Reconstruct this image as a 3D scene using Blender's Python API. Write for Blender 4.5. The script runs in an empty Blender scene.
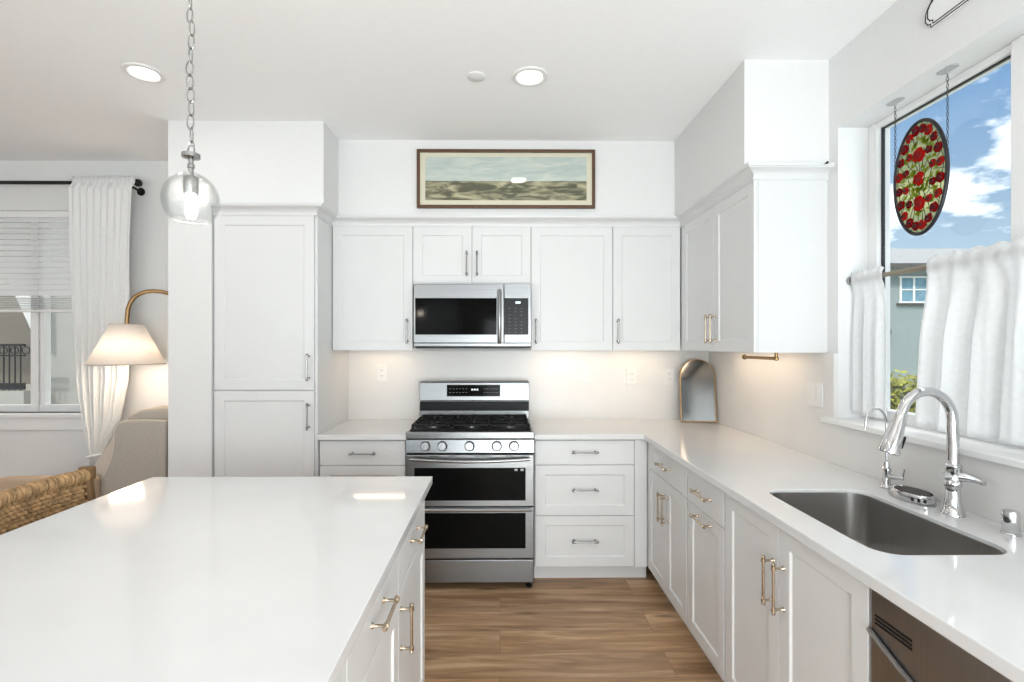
import bpy, bmesh, math, random
from mathutils import Matrix, Vector
random.seed(7)
PI = math.pi
S = bpy.context.scene
COL = S.collection

# ------------------------------------------------------------------ camera
F = 500.0
cd = bpy.data.cameras.new('camera')
cam = bpy.data.objects.new('camera', cd)
COL.objects.link(cam)
S.camera = cam
cd.sensor_width = 36.0
cd.lens = F / 1024 * 36.0
YAW = math.radians(0.5)
cam.location = (0, 0, 1.44)
cam.rotation_euler = (PI / 2, 0, -YAW)
cd.shift_x = (12.0 - F * math.tan(YAW)) / 1024
cd.shift_y = 4.0 / 1024
cd.clip_start = 0.02
cd.clip_end = 300

# ------------------------------------------------------------------ view + world
S.view_settings.view_transform = 'Standard'
S.view_settings.look = 'None'
S.view_settings.exposure = 0.21
S.view_settings.gamma = 1.0
S.view_settings.use_curve_mapping = False
S.cycles.caustics_reflective = False
S.cycles.caustics_refractive = False

W = bpy.data.worlds.new('sky')
S.world = W
W.use_nodes = True
nt = W.node_tree
nt.nodes.clear()
def wn(t, **k):
    n = nt.nodes.new(t)
    for a, b in k.items():
        setattr(n, a, b)
    return n
tc = wn('ShaderNodeTexCoord')
sep = wn('ShaderNodeSeparateXYZ')
nt.links.new(tc.outputs['Generated'], sep.inputs[0])
ramp = wn('ShaderNodeValToRGB')
nt.links.new(sep.outputs['Z'], ramp.inputs[0])
e = ramp.color_ramp.elements
e[0].position = 0.0
e[0].color = (0.31, 0.385, 0.43, 1)
e[1].position = 0.45
e[1].color = (0.060, 0.155, 0.32, 1)
# clouds: flatten the dome, then noise
add = wn('ShaderNodeMath', operation='ADD')
add.inputs[1].default_value = 0.25
nt.links.new(sep.outputs['Z'], add.inputs[0])
dx = wn('ShaderNodeMath', operation='DIVIDE')
dy = wn('ShaderNodeMath', operation='DIVIDE')
nt.links.new(sep.outputs['X'], dx.inputs[0])
nt.links.new(add.outputs[0], dx.inputs[1])
nt.links.new(sep.outputs['Y'], dy.inputs[0])
nt.links.new(add.outputs[0], dy.inputs[1])
cmb = wn('ShaderNodeCombineXYZ')
nt.links.new(dx.outputs[0], cmb.inputs[0])
nt.links.new(dy.outputs[0], cmb.inputs[1])
cn = wn('ShaderNodeTexNoise')
cn.inputs['Scale'].default_value = 2.6
cn.inputs['Detail'].default_value = 7
cn.inputs['Roughness'].default_value = 0.55
nt.links.new(cmb.outputs[0], cn.inputs['Vector'])
cr = wn('ShaderNodeValToRGB')
cr.color_ramp.elements[0].position = 0.505
cr.color_ramp.elements[1].position = 0.68
nt.links.new(cn.outputs['Fac'], cr.inputs[0])
mx = wn('ShaderNodeMixRGB')
mx.inputs[2].default_value = (1.45, 1.42, 1.38, 1)
deck = wn('ShaderNodeMapRange')
deck.inputs['From Min'].default_value = 0.40
deck.inputs['From Max'].default_value = 0.62
nt.links.new(sep.outputs['Z'], deck.inputs['Value'])
cov = wn('ShaderNodeMath', operation='MAXIMUM')
nt.links.new(cr.outputs[0], cov.inputs[0])
nt.links.new(deck.outputs[0], cov.inputs[1])
nt.links.new(cov.outputs[0], mx.inputs[0])
nt.links.new(ramp.outputs[0], mx.inputs[1])
bg = wn('ShaderNodeBackground')
bg.inputs['Strength'].default_value = 1.9
nt.links.new(mx.outputs[0], bg.inputs[0])
wo = wn('ShaderNodeOutputWorld')
nt.links.new(bg.outputs[0], wo.inputs[0])

# ------------------------------------------------------------------ sun and added fill lamps at the rear openings
def area_light(name, loc, direction, sx, sy, power, color=(1, 1, 1), spread=180):
    l = bpy.data.lights.new(name, 'AREA')
    l.shape = 'RECTANGLE'
    l.size, l.size_y = sx, sy
    l.energy = power
    l.color = color
    l.spread = math.radians(spread)
    o = bpy.data.objects.new(name, l)
    o.location = loc
    o.rotation_euler = Vector(direction).to_track_quat('-Z', 'Y').to_euler()
    COL.objects.link(o)
    return o
sl = bpy.data.lights.new('sun', 'SUN')
sl.energy = 2.2
sl.angle = math.radians(2)
sl.color = (1, 0.95, 0.88)
so = bpy.data.objects.new('sun', sl)
so.rotation_euler = Vector((0.6, 0.7, -1.0)).to_track_quat('-Z', 'Y').to_euler()
COL.objects.link(so)
H = 2.757                      # ceiling
area_light('fill_patio_door', (0.50, -1.86, .95), (0, 1, 0.0), 1.7, 1.8, 125, (0.94, 0.975, 1.0))  # added fill lamp outside the unseen rear door, lifts the base cabinets
area_light('fill_dining_window', (-2.35, -1.86, 1.4), (0, 1, 0.8), 3.4, 2.1, 33, (0.94, 0.975, 1.0))  # added fill lamp outside the unseen rear window, lifts left wall and ceiling

# ------------------------------------------------------------------ materials
MATS = {}
def mat(name, col, rough=0.5, metal=0.0, var=0.03, scale=6.0, bump=0.0, spec=0.5, stretch=None, coat=0.0, trans=0.0, ior=1.45, emit=None):
    m = bpy.data.materials.new(name)
    m.use_nodes = True
    t = m.node_tree
    p = t.nodes['Principled BSDF']
    p.inputs['Roughness'].default_value = rough
    p.inputs['Metallic'].default_value = metal
    p.inputs['Specular IOR Level'].default_value = spec
    p.inputs['Coat Weight'].default_value = coat
    p.inputs['Transmission Weight'].default_value = trans
    p.inputs['IOR'].default_value = ior
    tcn = t.nodes.new('ShaderNodeTexCoord')
    mp = t.nodes.new('ShaderNodeMapping')
    if stretch:
        mp.inputs['Scale'].default_value = stretch
    t.links.new(tcn.outputs['Object'], mp.inputs[0])
    nz = t.nodes.new('ShaderNodeTexNoise')
    nz.inputs['Scale'].default_value = scale
    nz.inputs['Detail'].default_value = 4
    t.links.new(mp.outputs[0], nz.inputs['Vector'])
    r = t.nodes.new('ShaderNodeValToRGB')
    a = [max(0, c * (1 - var)) for c in col]
    b = [min(1, c * (1 + var)) for c in col]
    r.color_ramp.elements[0].position = 0.3
    r.color_ramp.elements[1].position = 0.7
    r.color_ramp.elements[0].color = (*a, 1)
    r.color_ramp.elements[1].color = (*b, 1)
    t.links.new(nz.outputs['Fac'], r.inputs[0])
    t.links.new(r.outputs[0], p.inputs['Base Color'])
    if bump:
        bn = t.nodes.new('ShaderNodeBump')
        bn.inputs['Strength'].default_value = bump
        bn.inputs['Distance'].default_value = 0.002
        t.links.new(nz.outputs['Fac'], bn.inputs['Height'])
        t.links.new(bn.outputs[0], p.inputs['Normal'])
    if emit:
        p.inputs['Emission Color'].default_value = (*emit[:3], 1)
        p.inputs['Emission Strength'].default_value = emit[3]
    MATS[name] = m
    return m

WALL = mat('wall_paint', (0.77, 0.77, 0.768), 0.7, var=0.01, scale=40, bump=0.03)
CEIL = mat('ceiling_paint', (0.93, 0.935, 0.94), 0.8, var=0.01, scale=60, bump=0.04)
CAB = mat('cabinet_paint', (0.725, 0.728, 0.73), 0.38, var=0.008, scale=8)
TRIM = mat('white_trim', (0.84, 0.84, 0.84), 0.4, var=0.01)
QUARTZ = mat('white_quartz', (0.72, 0.722, 0.728), 0.07, var=0.025, scale=3.0, spec=0.5)
SPLASH = mat('backsplash_quartz', (0.76, 0.745, 0.73), 0.3, var=0.02, scale=5.0)
STEEL = mat('stainless', (0.25, 0.255, 0.262), 0.32, 1.0, var=0.06, scale=5, stretch=(1, 1, 60))
STEELH = mat('brushed_steel', (0.32, 0.32, 0.325), 0.3, 1.0, var=0.04, scale=5, stretch=(60, 1, 1))
SINKM = mat('sink_steel', (0.44, 0.425, 0.41), 0.32, 1.0, var=0.05, scale=8, stretch=(1, 30, 1))
DWM = mat('dark_stainless', (0.33, 0.33, 0.335), 0.28, 1.0, var=0.06, scale=5, stretch=(1, 60, 1))
CHROME = mat('chrome', (0.66, 0.66, 0.67), 0.06, 1.0, var=0.01)
NICKEL = mat('champagne_nickel', (0.50, 0.41, 0.31), 0.22, 1.0, var=0.03)
SILVER = mat('satin_nickel', (0.36, 0.36, 0.355), 0.25, 1.0, var=0.03)
BRASS = mat('aged_brass', (0.33, 0.205, 0.095), 0.3, 1.0, var=0.08)
BLACKG = mat('black_glass', (0.004, 0.004, 0.004), 0.08, var=0.1, spec=0.06)
BLACK = mat('black_enamel', (0.010, 0.010, 0.010), 0.4, var=0.1, spec=0.2)
IRON = mat('cast_iron', (0.012, 0.012, 0.012), 0.6, var=0.2, scale=80, bump=0.2, spec=0.2)
PANELG = mat('control_panel', (0.022, 0.023, 0.026), 0.3, var=0.1, spec=0.2)
KEYP = mat('faint_key_print', (0.16, 0.165, 0.17), 0.5, spec=0.2)
GREYP = mat('grey_print', (0.45, 0.46, 0.47), 0.5)
RODM = mat('bronze_rod', (0.28, 0.235, 0.18), 0.35, 0.9, var=0.05)
DARKP = mat('black_rod_metal', (0.02, 0.02, 0.02), 0.4, 0.5)
PLASTIC = mat('white_plastic', (0.79, 0.785, 0.775), 0.35, var=0.01)
SLOT = mat('dark_slot', (0.12, 0.11, 0.10), 0.6)
WOODF = mat('walnut_frame', (0.10, 0.048, 0.024), 0.4, var=0.25, scale=10, stretch=(2, 20, 20))
MATB = mat('cream_mat_board', (0.84, 0.75, 0.60), 0.8, var=0.02)
LINEN = mat('beige_upholstery', (0.43, 0.385, 0.335), 0.9, var=0.06, scale=120, bump=0.3)
LINEND = mat('beige_piping', (0.60, 0.53, 0.45), 0.9, var=0.05, scale=120)
TAN_SHADE = mat('tan_shade_upholstery', (0.50, 0.37, 0.26), 0.9, var=0.06, scale=120, bump=0.3)  # tan cushion fabric; on the arm, beige with warm shade painted in
RATTAN = mat('woven_rattan', (0.40, 0.25, 0.12), 0.6, var=0.45, scale=35)
STOOLW = mat('stool_wood', (0.17, 0.09, 0.035), 0.45, var=0.25, scale=8, stretch=(10, 10, 1))
MIRROR = mat('mirror_glass', (0.17, 0.175, 0.175), 0.10, 1.0, var=0.01)
LEAD = mat('dark_lead', (0.035, 0.035, 0.04), 0.4, 0.6)
LEAF = mat('hedge_leaf', (0.21, 0.22, 0.035), 0.6, var=0.5, scale=8)
GRASS = mat('dry_ground', (0.20, 0.21, 0.13), 0.9, var=0.3, scale=1)
HOUSE = mat('teal_grey_stucco', (0.27, 0.325, 0.34), 0.9, var=0.04, scale=4)
ROOFM = mat('grey_roof', (0.21, 0.225, 0.24), 0.8, var=0.1, scale=6)
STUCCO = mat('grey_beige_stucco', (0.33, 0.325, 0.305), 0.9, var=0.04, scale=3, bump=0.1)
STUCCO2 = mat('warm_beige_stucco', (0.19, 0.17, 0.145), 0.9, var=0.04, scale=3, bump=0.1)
HGLASS = mat('house_window_glass', (0.16, 0.30, 0.40), 0.1, var=0.2, scale=2)
SOIL = mat('dark_base', (0.08, 0.075, 0.07), 0.9, var=0.2)
LED = mat('lit_diffuser', (1, 1, 1), 0.5, emit=(1, 0.98, 0.94, 6.0))
BULB = mat('lit_filament_bulb', (1, 0.95, 0.85), 0.3, emit=(1, 0.95, 0.88, 5.0))
UCL = mat('lit_under_cabinet_strip', (1, 0.9, 0.75), 0.5, emit=(1, 0.80, 0.55, 6.0))
DIGIT = mat('lit_clock_digit', (0.5, 0.55, 0.6), 0.5, emit=(0.65, 0.75, 0.8, 0.8))

def simple_mix(name, col, transl, transp, rough=0.9, tcol=None):
    """cloth or coloured glass: diffuse + translucent + transparent"""
    m = bpy.data.materials.new(name)
    m.use_nodes = True
    t = m.node_tree
    t.nodes.clear()
    out = t.nodes.new('ShaderNodeOutputMaterial')
    tcn = t.nodes.new('ShaderNodeTexCoord')
    nz = t.nodes.new('ShaderNodeTexNoise')
    nz.inputs['Scale'].default_value = 60
    t.links.new(tcn.outputs['Object'], nz.inputs['Vector'])
    r = t.nodes.new('ShaderNodeValToRGB')
    r.color_ramp.elements[0].color = (*[c * 0.93 for c in col], 1)
    r.color_ramp.elements[1].color = (*[min(1, c * 1.05) for c in col], 1)
    t.links.new(nz.outputs['Fac'], r.inputs[0])
    d = t.nodes.new('ShaderNodeBsdfDiffuse')
    tr = t.nodes.new('ShaderNodeBsdfTranslucent')
    tp = t.nodes.new('ShaderNodeBsdfTransparent')
    tp.inputs[0].default_value = (*(tcol or (1, 1, 1)), 1)
    t.links.new(r.outputs[0], d.inputs[0])
    t.links.new(r.outputs[0], tr.inputs[0])
    m1 = t.nodes.new('ShaderNodeMixShader')
    m1.inputs[0].default_value = transl
    t.links.new(d.outputs[0], m1.inputs[1])
    t.links.new(tr.outputs[0], m1.inputs[2])
    m2 = t.nodes.new('ShaderNodeMixShader')
    m2.inputs[0].default_value = transp
    t.links.new(m1.outputs[0], m2.inputs[1])
    t.links.new(tp.outputs[0], m2.inputs[2])
    t.links.new(m2.outputs[0], out.inputs[0])
    MATS[name] = m
    return m
SLAT = simple_mix('white_blind_slat', (0.9, 0.9, 0.9), 0.4, 0.0)
CURT = simple_mix('white_cafe_cotton', (0.93, 0.93, 0.93), 0.55, 0.05)
SHEER = simple_mix('white_sheer', (0.92, 0.92, 0.915), 0.15, 0.05)
SHADE = simple_mix('linen_lamp_shade', (0.88, 0.85, 0.82), 0.45, 0.0)
REDG = simple_mix('red_stained_glass', (0.85, 0.045, 0.03), 0.7, 0.2, tcol=(0.85, 0.04, 0.03))
DREDG = simple_mix('dark_red_stained_glass', (0.60, 0.025, 0.03), 0.7, 0.25, tcol=(0.6, 0.03, 0.03))
GREENG = simple_mix('green_stained_glass', (0.42, 0.48, 0.08), 0.6, 0.4, tcol=(0.55, 0.62, 0.15))
PALEG = simple_mix('pale_stained_glass', (0.62, 0.62, 0.40), 0.6, 0.5, tcol=(0.72, 0.75, 0.55))

def glass(name, tint=(1, 1, 1), refl=0.06, rough=0.0):
    m = bpy.data.materials.new(name)
    m.use_nodes = True
    t = m.node_tree
    t.nodes.clear()
    out = t.nodes.new('ShaderNodeOutputMaterial')
    g = t.nodes.new('ShaderNodeBsdfGlossy')
    g.inputs['Roughness'].default_value = rough
    tp = t.nodes.new('ShaderNodeBsdfTransparent')
    tp.inputs[0].default_value = (*tint, 1)
    lw = t.nodes.new('ShaderNodeLayerWeight')
    lw.inputs[0].default_value = 0.5
    pw = t.nodes.new('ShaderNodeMath')
    pw.operation = 'POWER'
    pw.inputs[1].default_value = 4.0
    t.links.new(lw.outputs['Facing'], pw.inputs[0])
    sc = t.nodes.new('ShaderNodeMath')
    sc.operation = 'MULTIPLY_ADD'
    sc.inputs[1].default_value = 0.5 if refl < 0.1 else 0.6
    sc.inputs[2].default_value = 0.03
    t.links.new(pw.outputs[0], sc.inputs[0])
    nz = t.nodes.new('ShaderNodeTexNoise')
    nz.inputs['Scale'].default_value = 90
    bp = t.nodes.new('ShaderNodeBump')
    bp.inputs['Strength'].default_value = 0.02 if refl < 0.1 else 0.35
    bp.inputs['Distance'].default_value = 0.001 if refl < 0.1 else 0.01
    t.links.new(nz.outputs['Fac'], bp.inputs['Height'])
    t.links.new(bp.outputs[0], g.inputs['Normal'])
    if refl >= 0.1:
        t.links.new(bp.outputs[0], lw.inputs['Normal'])
    mx_ = t.nodes.new('ShaderNodeMixShader')
    t.links.new(sc.outputs[0], mx_.inputs[0])
    t.links.new(tp.outputs[0], mx_.inputs[1])
    t.links.new(g.outputs[0], mx_.inputs[2])
    if refl >= 0.1:                       # seeds: tiny bubbles in the glass
        sn = t.nodes.new('ShaderNodeTexVoronoi')
        sn.inputs['Scale'].default_value = 90
        sr = t.nodes.new('ShaderNodeValToRGB')
        sr.color_ramp.elements[0].position = 0.10
        sr.color_ramp.elements[0].color = (0.55, 0.55, 0.55, 1)
        sr.color_ramp.elements[1].position = 0.24
        sr.color_ramp.elements[1].color = (0, 0, 0, 1)
        t.links.new(sn.outputs['Distance'], sr.inputs[0])
        sd = t.nodes.new('ShaderNodeBsdfGlossy')
        sd.inputs['Roughness'].default_value = 0.25
        ms = t.nodes.new('ShaderNodeMixShader')
        t.links.new(sr.outputs[0], ms.inputs[0])
        t.links.new(mx_.outputs[0], ms.inputs[1])
        t.links.new(sd.outputs[0], ms.inputs[2])
        mx_ = ms
    t.links.new(mx_.outputs[0], out.inputs[0])
    MATS[name] = m
    return m
PANE = glass('window_glass', (0.97, 0.985, 0.98))
SEED = glass('seeded_clear_glass', (0.95, 0.96, 0.96), 0.2)

def floor_material():
    m = bpy.data.materials.new('oak_planks')
    m.use_nodes = True
    t = m.node_tree
    p = t.nodes['Principled BSDF']
    p.inputs['Roughness'].default_value = 0.42
    tcn = t.nodes.new('ShaderNodeTexCoord')
    br = t.nodes.new('ShaderNodeTexBrick')
    br.inputs['Scale'].default_value = 1.0
    br.inputs['Brick Width'].default_value = 1.22
    br.inputs['Row Height'].default_value = 0.18
    br.inputs['Mortar Size'].default_value = 0.0022
    br.inputs['Mortar Smooth'].default_value = 0.3
    br.offset = 0.37
    br.inputs['Color1'].default_value = (0.0, 0.0, 0.0, 1)
    br.inputs['Color2'].default_value = (1, 1, 1, 1)
    br.inputs['Mortar'].default_value = (0.3, 0.3, 0.3, 1)
    t.links.new(tcn.outputs['Object'], br.inputs['Vector'])
    # grain, stretched along x and shifted per plank
    mp = t.nodes.new('ShaderNodeMapping')
    mp.inputs['Scale'].default_value = (1.1, 11, 1)
    t.links.new(tcn.outputs['Object'], mp.inputs[0])
    sh = t.nodes.new('ShaderNodeVectorMath')
    sh.operation = 'MULTIPLY_ADD'
    sh.inputs[1].default_value = (7, 7, 7)
    t.links.new(br.outputs['Color'], sh.inputs[0])
    t.links.new(mp.outputs[0], sh.inputs[2])
    nz = t.nodes.new('ShaderNodeTexNoise')
    nz.inputs['Scale'].default_value = 1.6
    nz.inputs['Detail'].default_value = 8
    nz.inputs['Roughness'].default_value = 0.62
    nz.inputs['Distortion'].default_value = 0.6
    t.links.new(sh.outputs[0], nz.inputs['Vector'])
    rp = t.nodes.new('ShaderNodeValToRGB')
    rp.color_ramp.elements[0].position = 0.28
    rp.color_ramp.elements[0].color = (0.20, 0.105, 0.052, 1)
    rp.color_ramp.elements[1].position = 0.70
    rp.color_ramp.elements[1].color = (0.70, 0.48, 0.30, 1)
    x = rp.color_ramp.elements.new(0.5)
    x.color = (0.45, 0.272, 0.145, 1)
    t.links.new(nz.outputs['Fac'], rp.inputs[0])
    # knots
    mk = t.nodes.new('ShaderNodeMapping')
    mk.inputs['Scale'].default_value = (1.5, 6.5, 1)
    mk.inputs['Location'].default_value = (0.35, 0.1, 0)
    t.links.new(tcn.outputs['Object'], mk.inputs[0])
    vo = t.nodes.new('ShaderNodeTexVoronoi')
    vo.inputs['Scale'].default_value = 1.5
    t.links.new(mk.outputs[0], vo.inputs['Vector'])
    kr = t.nodes.new('ShaderNodeValToRGB')
    kr.color_ramp.elements[0].position = 0.03
    kr.color_ramp.elements[0].color = (0.25, 0.22, 0.2, 1)
    kr.color_ramp.elements[1].position = 0.20
    kr.color_ramp.elements[1].color = (1, 1, 1, 1)
    t.links.new(vo.outputs['Distance'], kr.inputs[0])
    mu = t.nodes.new('ShaderNodeMixRGB')
    mu.blend_type = 'MULTIPLY'
    mu.inputs[0].default_value = 0.8
    t.links.new(rp.outputs[0], mu.inputs[1])
    t.links.new(kr.outputs[0], mu.inputs[2])
    # plank to plank tone
    pr = t.nodes.new('ShaderNodeValToRGB')
    pr.color_ramp.elements[0].color = (0.84, 0.83, 0.83, 1)
    pr.color_ramp.elements[1].color = (1.12, 1.1, 1.08, 1)
    t.links.new(br.outputs['Color'], pr.inputs[0])
    m2 = t.nodes.new('ShaderNodeMixRGB')
    m2.blend_type = 'MULTIPLY'
    m2.inputs[0].default_value = 1.0
    t.links.new(mu.outputs[0], m2.inputs[1])
    t.links.new(pr.outputs[0], m2.inputs[2])
    m3 = t.nodes.new('ShaderNodeMixRGB')
    m3.inputs[2].default_value = (0.12, 0.07, 0.04, 1)
    fm = t.nodes.new('ShaderNodeMath')
    fm.operation = 'MULTIPLY'
    fm.inputs[1].default_value = 0.45
    t.links.new(br.outputs['Fac'], fm.inputs[0])
    t.links.new(fm.outputs[0], m3.inputs[0])
    t.links.new(m2.outputs[0], m3.inputs[1])
    t.links.new(m3.outputs[0], p.inputs['Base Color'])
    MATS['oak_planks'] = m
    return m
FLOOR = floor_material()

def print_material():
    """the printed landscape: pale sky above low olive hills (object space, x right, z up, origin at the centre)"""
    m = bpy.data.materials.new('landscape_print')
    m.use_nodes = True
    t = m.node_tree
    p = t.nodes['Principled BSDF']
    p.inputs['Roughness'].default_value = 0.5
    tcn = t.nodes.new('ShaderNodeTexCoord')
    sp = t.nodes.new('ShaderNodeSeparateXYZ')
    t.links.new(tcn.outputs['Object'], sp.inputs[0])
    mp = t.nodes.new('ShaderNodeMapping')
    mp.inputs['Scale'].default_value = (4, 1, 20)
    t.links.new(tcn.outputs['Object'], mp.inputs[0])
    nz = t.nodes.new('ShaderNodeTexNoise')
    nz.inputs['Scale'].default_value = 1.5
    nz.inputs['Detail'].default_value = 7
    nz.inputs['Distortion'].default_value = 1.2
    t.links.new(mp.outputs[0], nz.inputs['Vector'])
    sky = t.nodes.new('ShaderNodeValToRGB')
    sky.color_ramp.elements[0].position = 0.35
    sky.color_ramp.elements[0].color = (0.50, 0.57, 0.55, 1)
    sky.color_ramp.elements[1].position = 0.68
    sky.color_ramp.elements[1].color = (0.72, 0.72, 0.66, 1)
    t.links.new(nz.outputs['Fac'], sky.inputs[0])
    land = t.nodes.new('ShaderNodeValToRGB')
    land.color_ramp.elements[0].position = 0.42
    land.color_ramp.elements[0].color = (0.085, 0.075, 0.035, 1)
    land.color_ramp.elements[1].position = 0.68
    land.color_ramp.elements[1].color = (0.60, 0.53, 0.33, 1)
    t.links.new(nz.outputs['Fac'], land.inputs[0])
    # horizon with a slight waver
    wv = t.nodes.new('ShaderNodeTexNoise')
    wv.inputs['Scale'].default_value = 6
    t.links.new(tcn.outputs['Object'], wv.inputs['Vector'])
    ma = t.nodes.new('ShaderNodeMath')
    ma.operation = 'MULTIPLY_ADD'
    ma.inputs[1].default_value = 0.006
    t.links.new(wv.outputs['Fac'], ma.inputs[0])
    t.links.new(sp.outputs['Z'], ma.inputs[2])
    gt = t.nodes.new('ShaderNodeMath')
    gt.operation = 'GREATER_THAN'
    gt.inputs[1].default_value = -0.010
    t.links.new(ma.outputs[0], gt.inputs[0])
    mm = t.nodes.new('ShaderNodeMixRGB')
    t.links.new(gt.outputs[0], mm.inputs[0])
    t.links.new(land.outputs[0], mm.inputs[1])
    t.links.new(sky.outputs[0], mm.inputs[2])
    t.links.new(mm.outputs[0], p.inputs['Base Color'])
    return m
PRINT = print_material()

# ------------------------------------------------------------------ mesh helpers
def thing(name, label, cat, loc=(0, 0, 0), group=None, rotz=0.0):
    o = bpy.data.objects.new(name, None)
    o.empty_display_size = 0.1
    COL.objects.link(o)
    o.location = loc
    o.rotation_euler = (0, 0, rotz)
    o['label'] = label
    o['category'] = cat
    if group:
        o['group'] = group
    return o
def wloc(o):
    v = Vector((0, 0, 0))
    while o:
        v += o.location
        o = o.parent
    return v
def obj(name, bm, m, parent=None, loc=None, local=False, smooth=False, bevel=0.0, segs=2, solid=0.0, label=None, subsurf=0, tri=False):
    """one mesh object; verts are in world space unless local"""
    me = bpy.data.meshes.new(name)
    bmesh.ops.recalc_face_normals(bm, faces=bm.faces[:]) if not tri else None
    o = bpy.data.objects.new(name, me)
    COL.objects.link(o)
    if parent:
        o.parent = parent
        if not local:
            base = wloc(parent)
            if loc is not None:
                o.location = Vector(loc) - base
                bmesh.ops.translate(bm, verts=bm.verts[:], vec=-Vector(loc))
            else:
                bmesh.ops.translate(bm, verts=bm.verts[:], vec=-base)
    elif loc is not None:
        o.location = loc
        if not local:
            bmesh.ops.translate(bm, verts=bm.verts[:], vec=-Vector(loc))
    bm.to_mesh(me)
    bm.free()
    me.materials.append(m)
    if smooth:
        for pl in me.polygons:
            pl.use_smooth = True
        me.set_sharp_from_angle(angle=math.radians(38))
    if solid:
        md = o.modifiers.new('solid', 'SOLIDIFY')
        md.thickness = solid
        md.offset = 0
    if bevel:
        md = o.modifiers.new('bevel', 'BEVEL')
        md.width = bevel
        md.segments = segs
        md.limit_method = 'ANGLE'
        md.angle_limit = math.radians(40)
        md.harden_normals = False
    if subsurf:
        md = o.modifiers.new('sub', 'SUBSURF')
        md.levels = md.render_levels = subsurf
    if label:
        o['label'] = label
    return o
def tag(o, label, cat, group=None):
    o['label'] = label
    o['category'] = cat
    if group:
        o['group'] = group
    return o
def struct(name, bm, m, **k):
    o = obj(name, bm, m, **k)
    if not k.get('parent'):
        o['kind'] = 'structure'
    return o
def NB():
    return bmesh.new()
I4 = Matrix.Identity(4)
def box(bm, x0, x1, y0, y1, z0, z1, M=I4):
    v = [bm.verts.new(M @ Vector(c)) for c in
         [(x0, y0, z0), (x1, y0, z0), (x1, y1, z0), (x0, y1, z0), (x0, y0, z1), (x1, y0, z1), (x1, y1, z1), (x0, y1, z1)]]
    for f in [(3, 2, 1, 0), (4, 5, 6, 7), (0, 1, 5, 4), (1, 2, 6, 5), (2, 3, 7, 6), (3, 0, 4, 7)]:
        bm.faces.new([v[i] for i in f])
    return bm
def bx(*a, **k):
    return box(NB(), *a, **k)
def tube(bm, pts, r, seg=10, closed=False, cap=True):
    pts = [Vector(p) for p in pts]
    n = len(pts)
    rr = r if isinstance(r, (list, tuple)) else [r] * n
    rings = []
    prev = None
    for i, p in enumerate(pts):
        if closed:
            t = (pts[(i + 1) % n] - pts[i - 1]).normalized()
        else:
            t = (pts[min(i + 1, n - 1)] - pts[max(i - 1, 0)]).normalized()
        if prev is None:
            a = Vector((0, 0, 1)) if abs(t.z) < 0.9 else Vector((1, 0, 0))
            nrm = (a - t * a.dot(t)).normalized()
        else:
            nrm = (prev - t * prev.dot(t)).normalized()
        prev = nrm
        b = t.cross(nrm)
        rings.append([bm.verts.new(p + (nrm * math.cos(2 * PI * k / seg) + b * math.sin(2 * PI * k / seg)) * rr[i]) for k in range(seg)])
    for i in range(n if closed else n - 1):
        A, B = rings[i], rings[(i + 1) % n]
        for k in range(seg):
            bm.faces.new((A[k], A[(k + 1) % seg], B[(k + 1) % seg], B[k]))
    if cap and not closed:
        bm.faces.new(rings[0][::-1])
        bm.faces.new(rings[-1])
    return bm
def lathe(bm, prof, M=I4, seg=24, cap=True, sx=1.0, sy=1.0):
    """prof: [(r, z)], turned about local z"""
    rings = []
    for r, z in prof:
        if r < 1e-6:
            rings.append([bm.verts.new(M @ Vector((0, 0, z)))])
        else:
            rings.append([bm.verts.new(M @ Vector((r * sx * math.cos(2 * PI * k / seg), r * sy * math.sin(2 * PI * k / seg), z))) for k in range(seg)])
    for A, B in zip(rings, rings[1:]):
        for k in range(seg):
            a0, a1 = A[k % len(A)], A[(k + 1) % seg % len(A)]
            b0, b1 = B[k % len(B)], B[(k + 1) % seg % len(B)]
            if len(A) == 1 and len(B) == 1:
                continue
            if len(A) == 1:
                bm.faces.new((a0, b1, b0))
            elif len(B) == 1:
                bm.faces.new((a0, a1, b0))
            else:
                bm.faces.new((a0, a1, b1, b0))
    if cap:
        if len(rings[0]) > 1:
            bm.faces.new(rings[0][::-1])
        if len(rings[-1]) > 1:
            bm.faces.new(rings[-1])
    return bm
def T(x, y, z):
    return Matrix.Translation((x, y, z))
def prism(bm, poly, d0, d1, M=I4):
    """poly in local (u,v) extruded along local w from d0 to d1"""
    A = [bm.verts.new(M @ Vector((u, v, d0))) for u, v in poly]
    B = [bm.verts.new(M @ Vector((u, v, d1))) for u, v in poly]
    n = len(poly)
    bm.faces.new(A[::-1])
    bm.faces.new(B)
    for i in range(n):
        bm.faces.new((A[i], A[(i + 1) % n], B[(i + 1) % n], B[i]))
    return bm
def frm(o, u, v, n):
    u, v, n = Vector(u), Vector(v), Vector(n)
    return Matrix(((u.x, v.x, n.x, o[0]), (u.y, v.y, n.y, o[1]), (u.z, v.z, n.z, o[2]), (0, 0, 0, 1)))
def sph(bm, c, r, seg=10, rings=6, sx=1, sy=1, sz=1):
    prof = [(r * math.sin(PI * i / rings), -r * math.cos(PI * i / rings)) for i in range(rings + 1)]
    prof[0] = (0, -r)
    prof[-1] = (0, r)
    lathe(bm, [(a, b * sz) for a, b in prof], T(*c), seg, False, sx, sy)
    return bm
def rrect(x0, x1, y0, y1, r, n=6):
    out = []
    for cx, cy, a0 in ((x1 - r, y1 - r, 0), (x0 + r, y1 - r, 90), (x0 + r, y0 + r, 180), (x1 - r, y0 + r, 270)):
        for i in range(n + 1):
            a = math.radians(a0 + 90 * i / n)
            out.append((cx + r * math.cos(a), cy + r * math.sin(a)))
    return out
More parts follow.
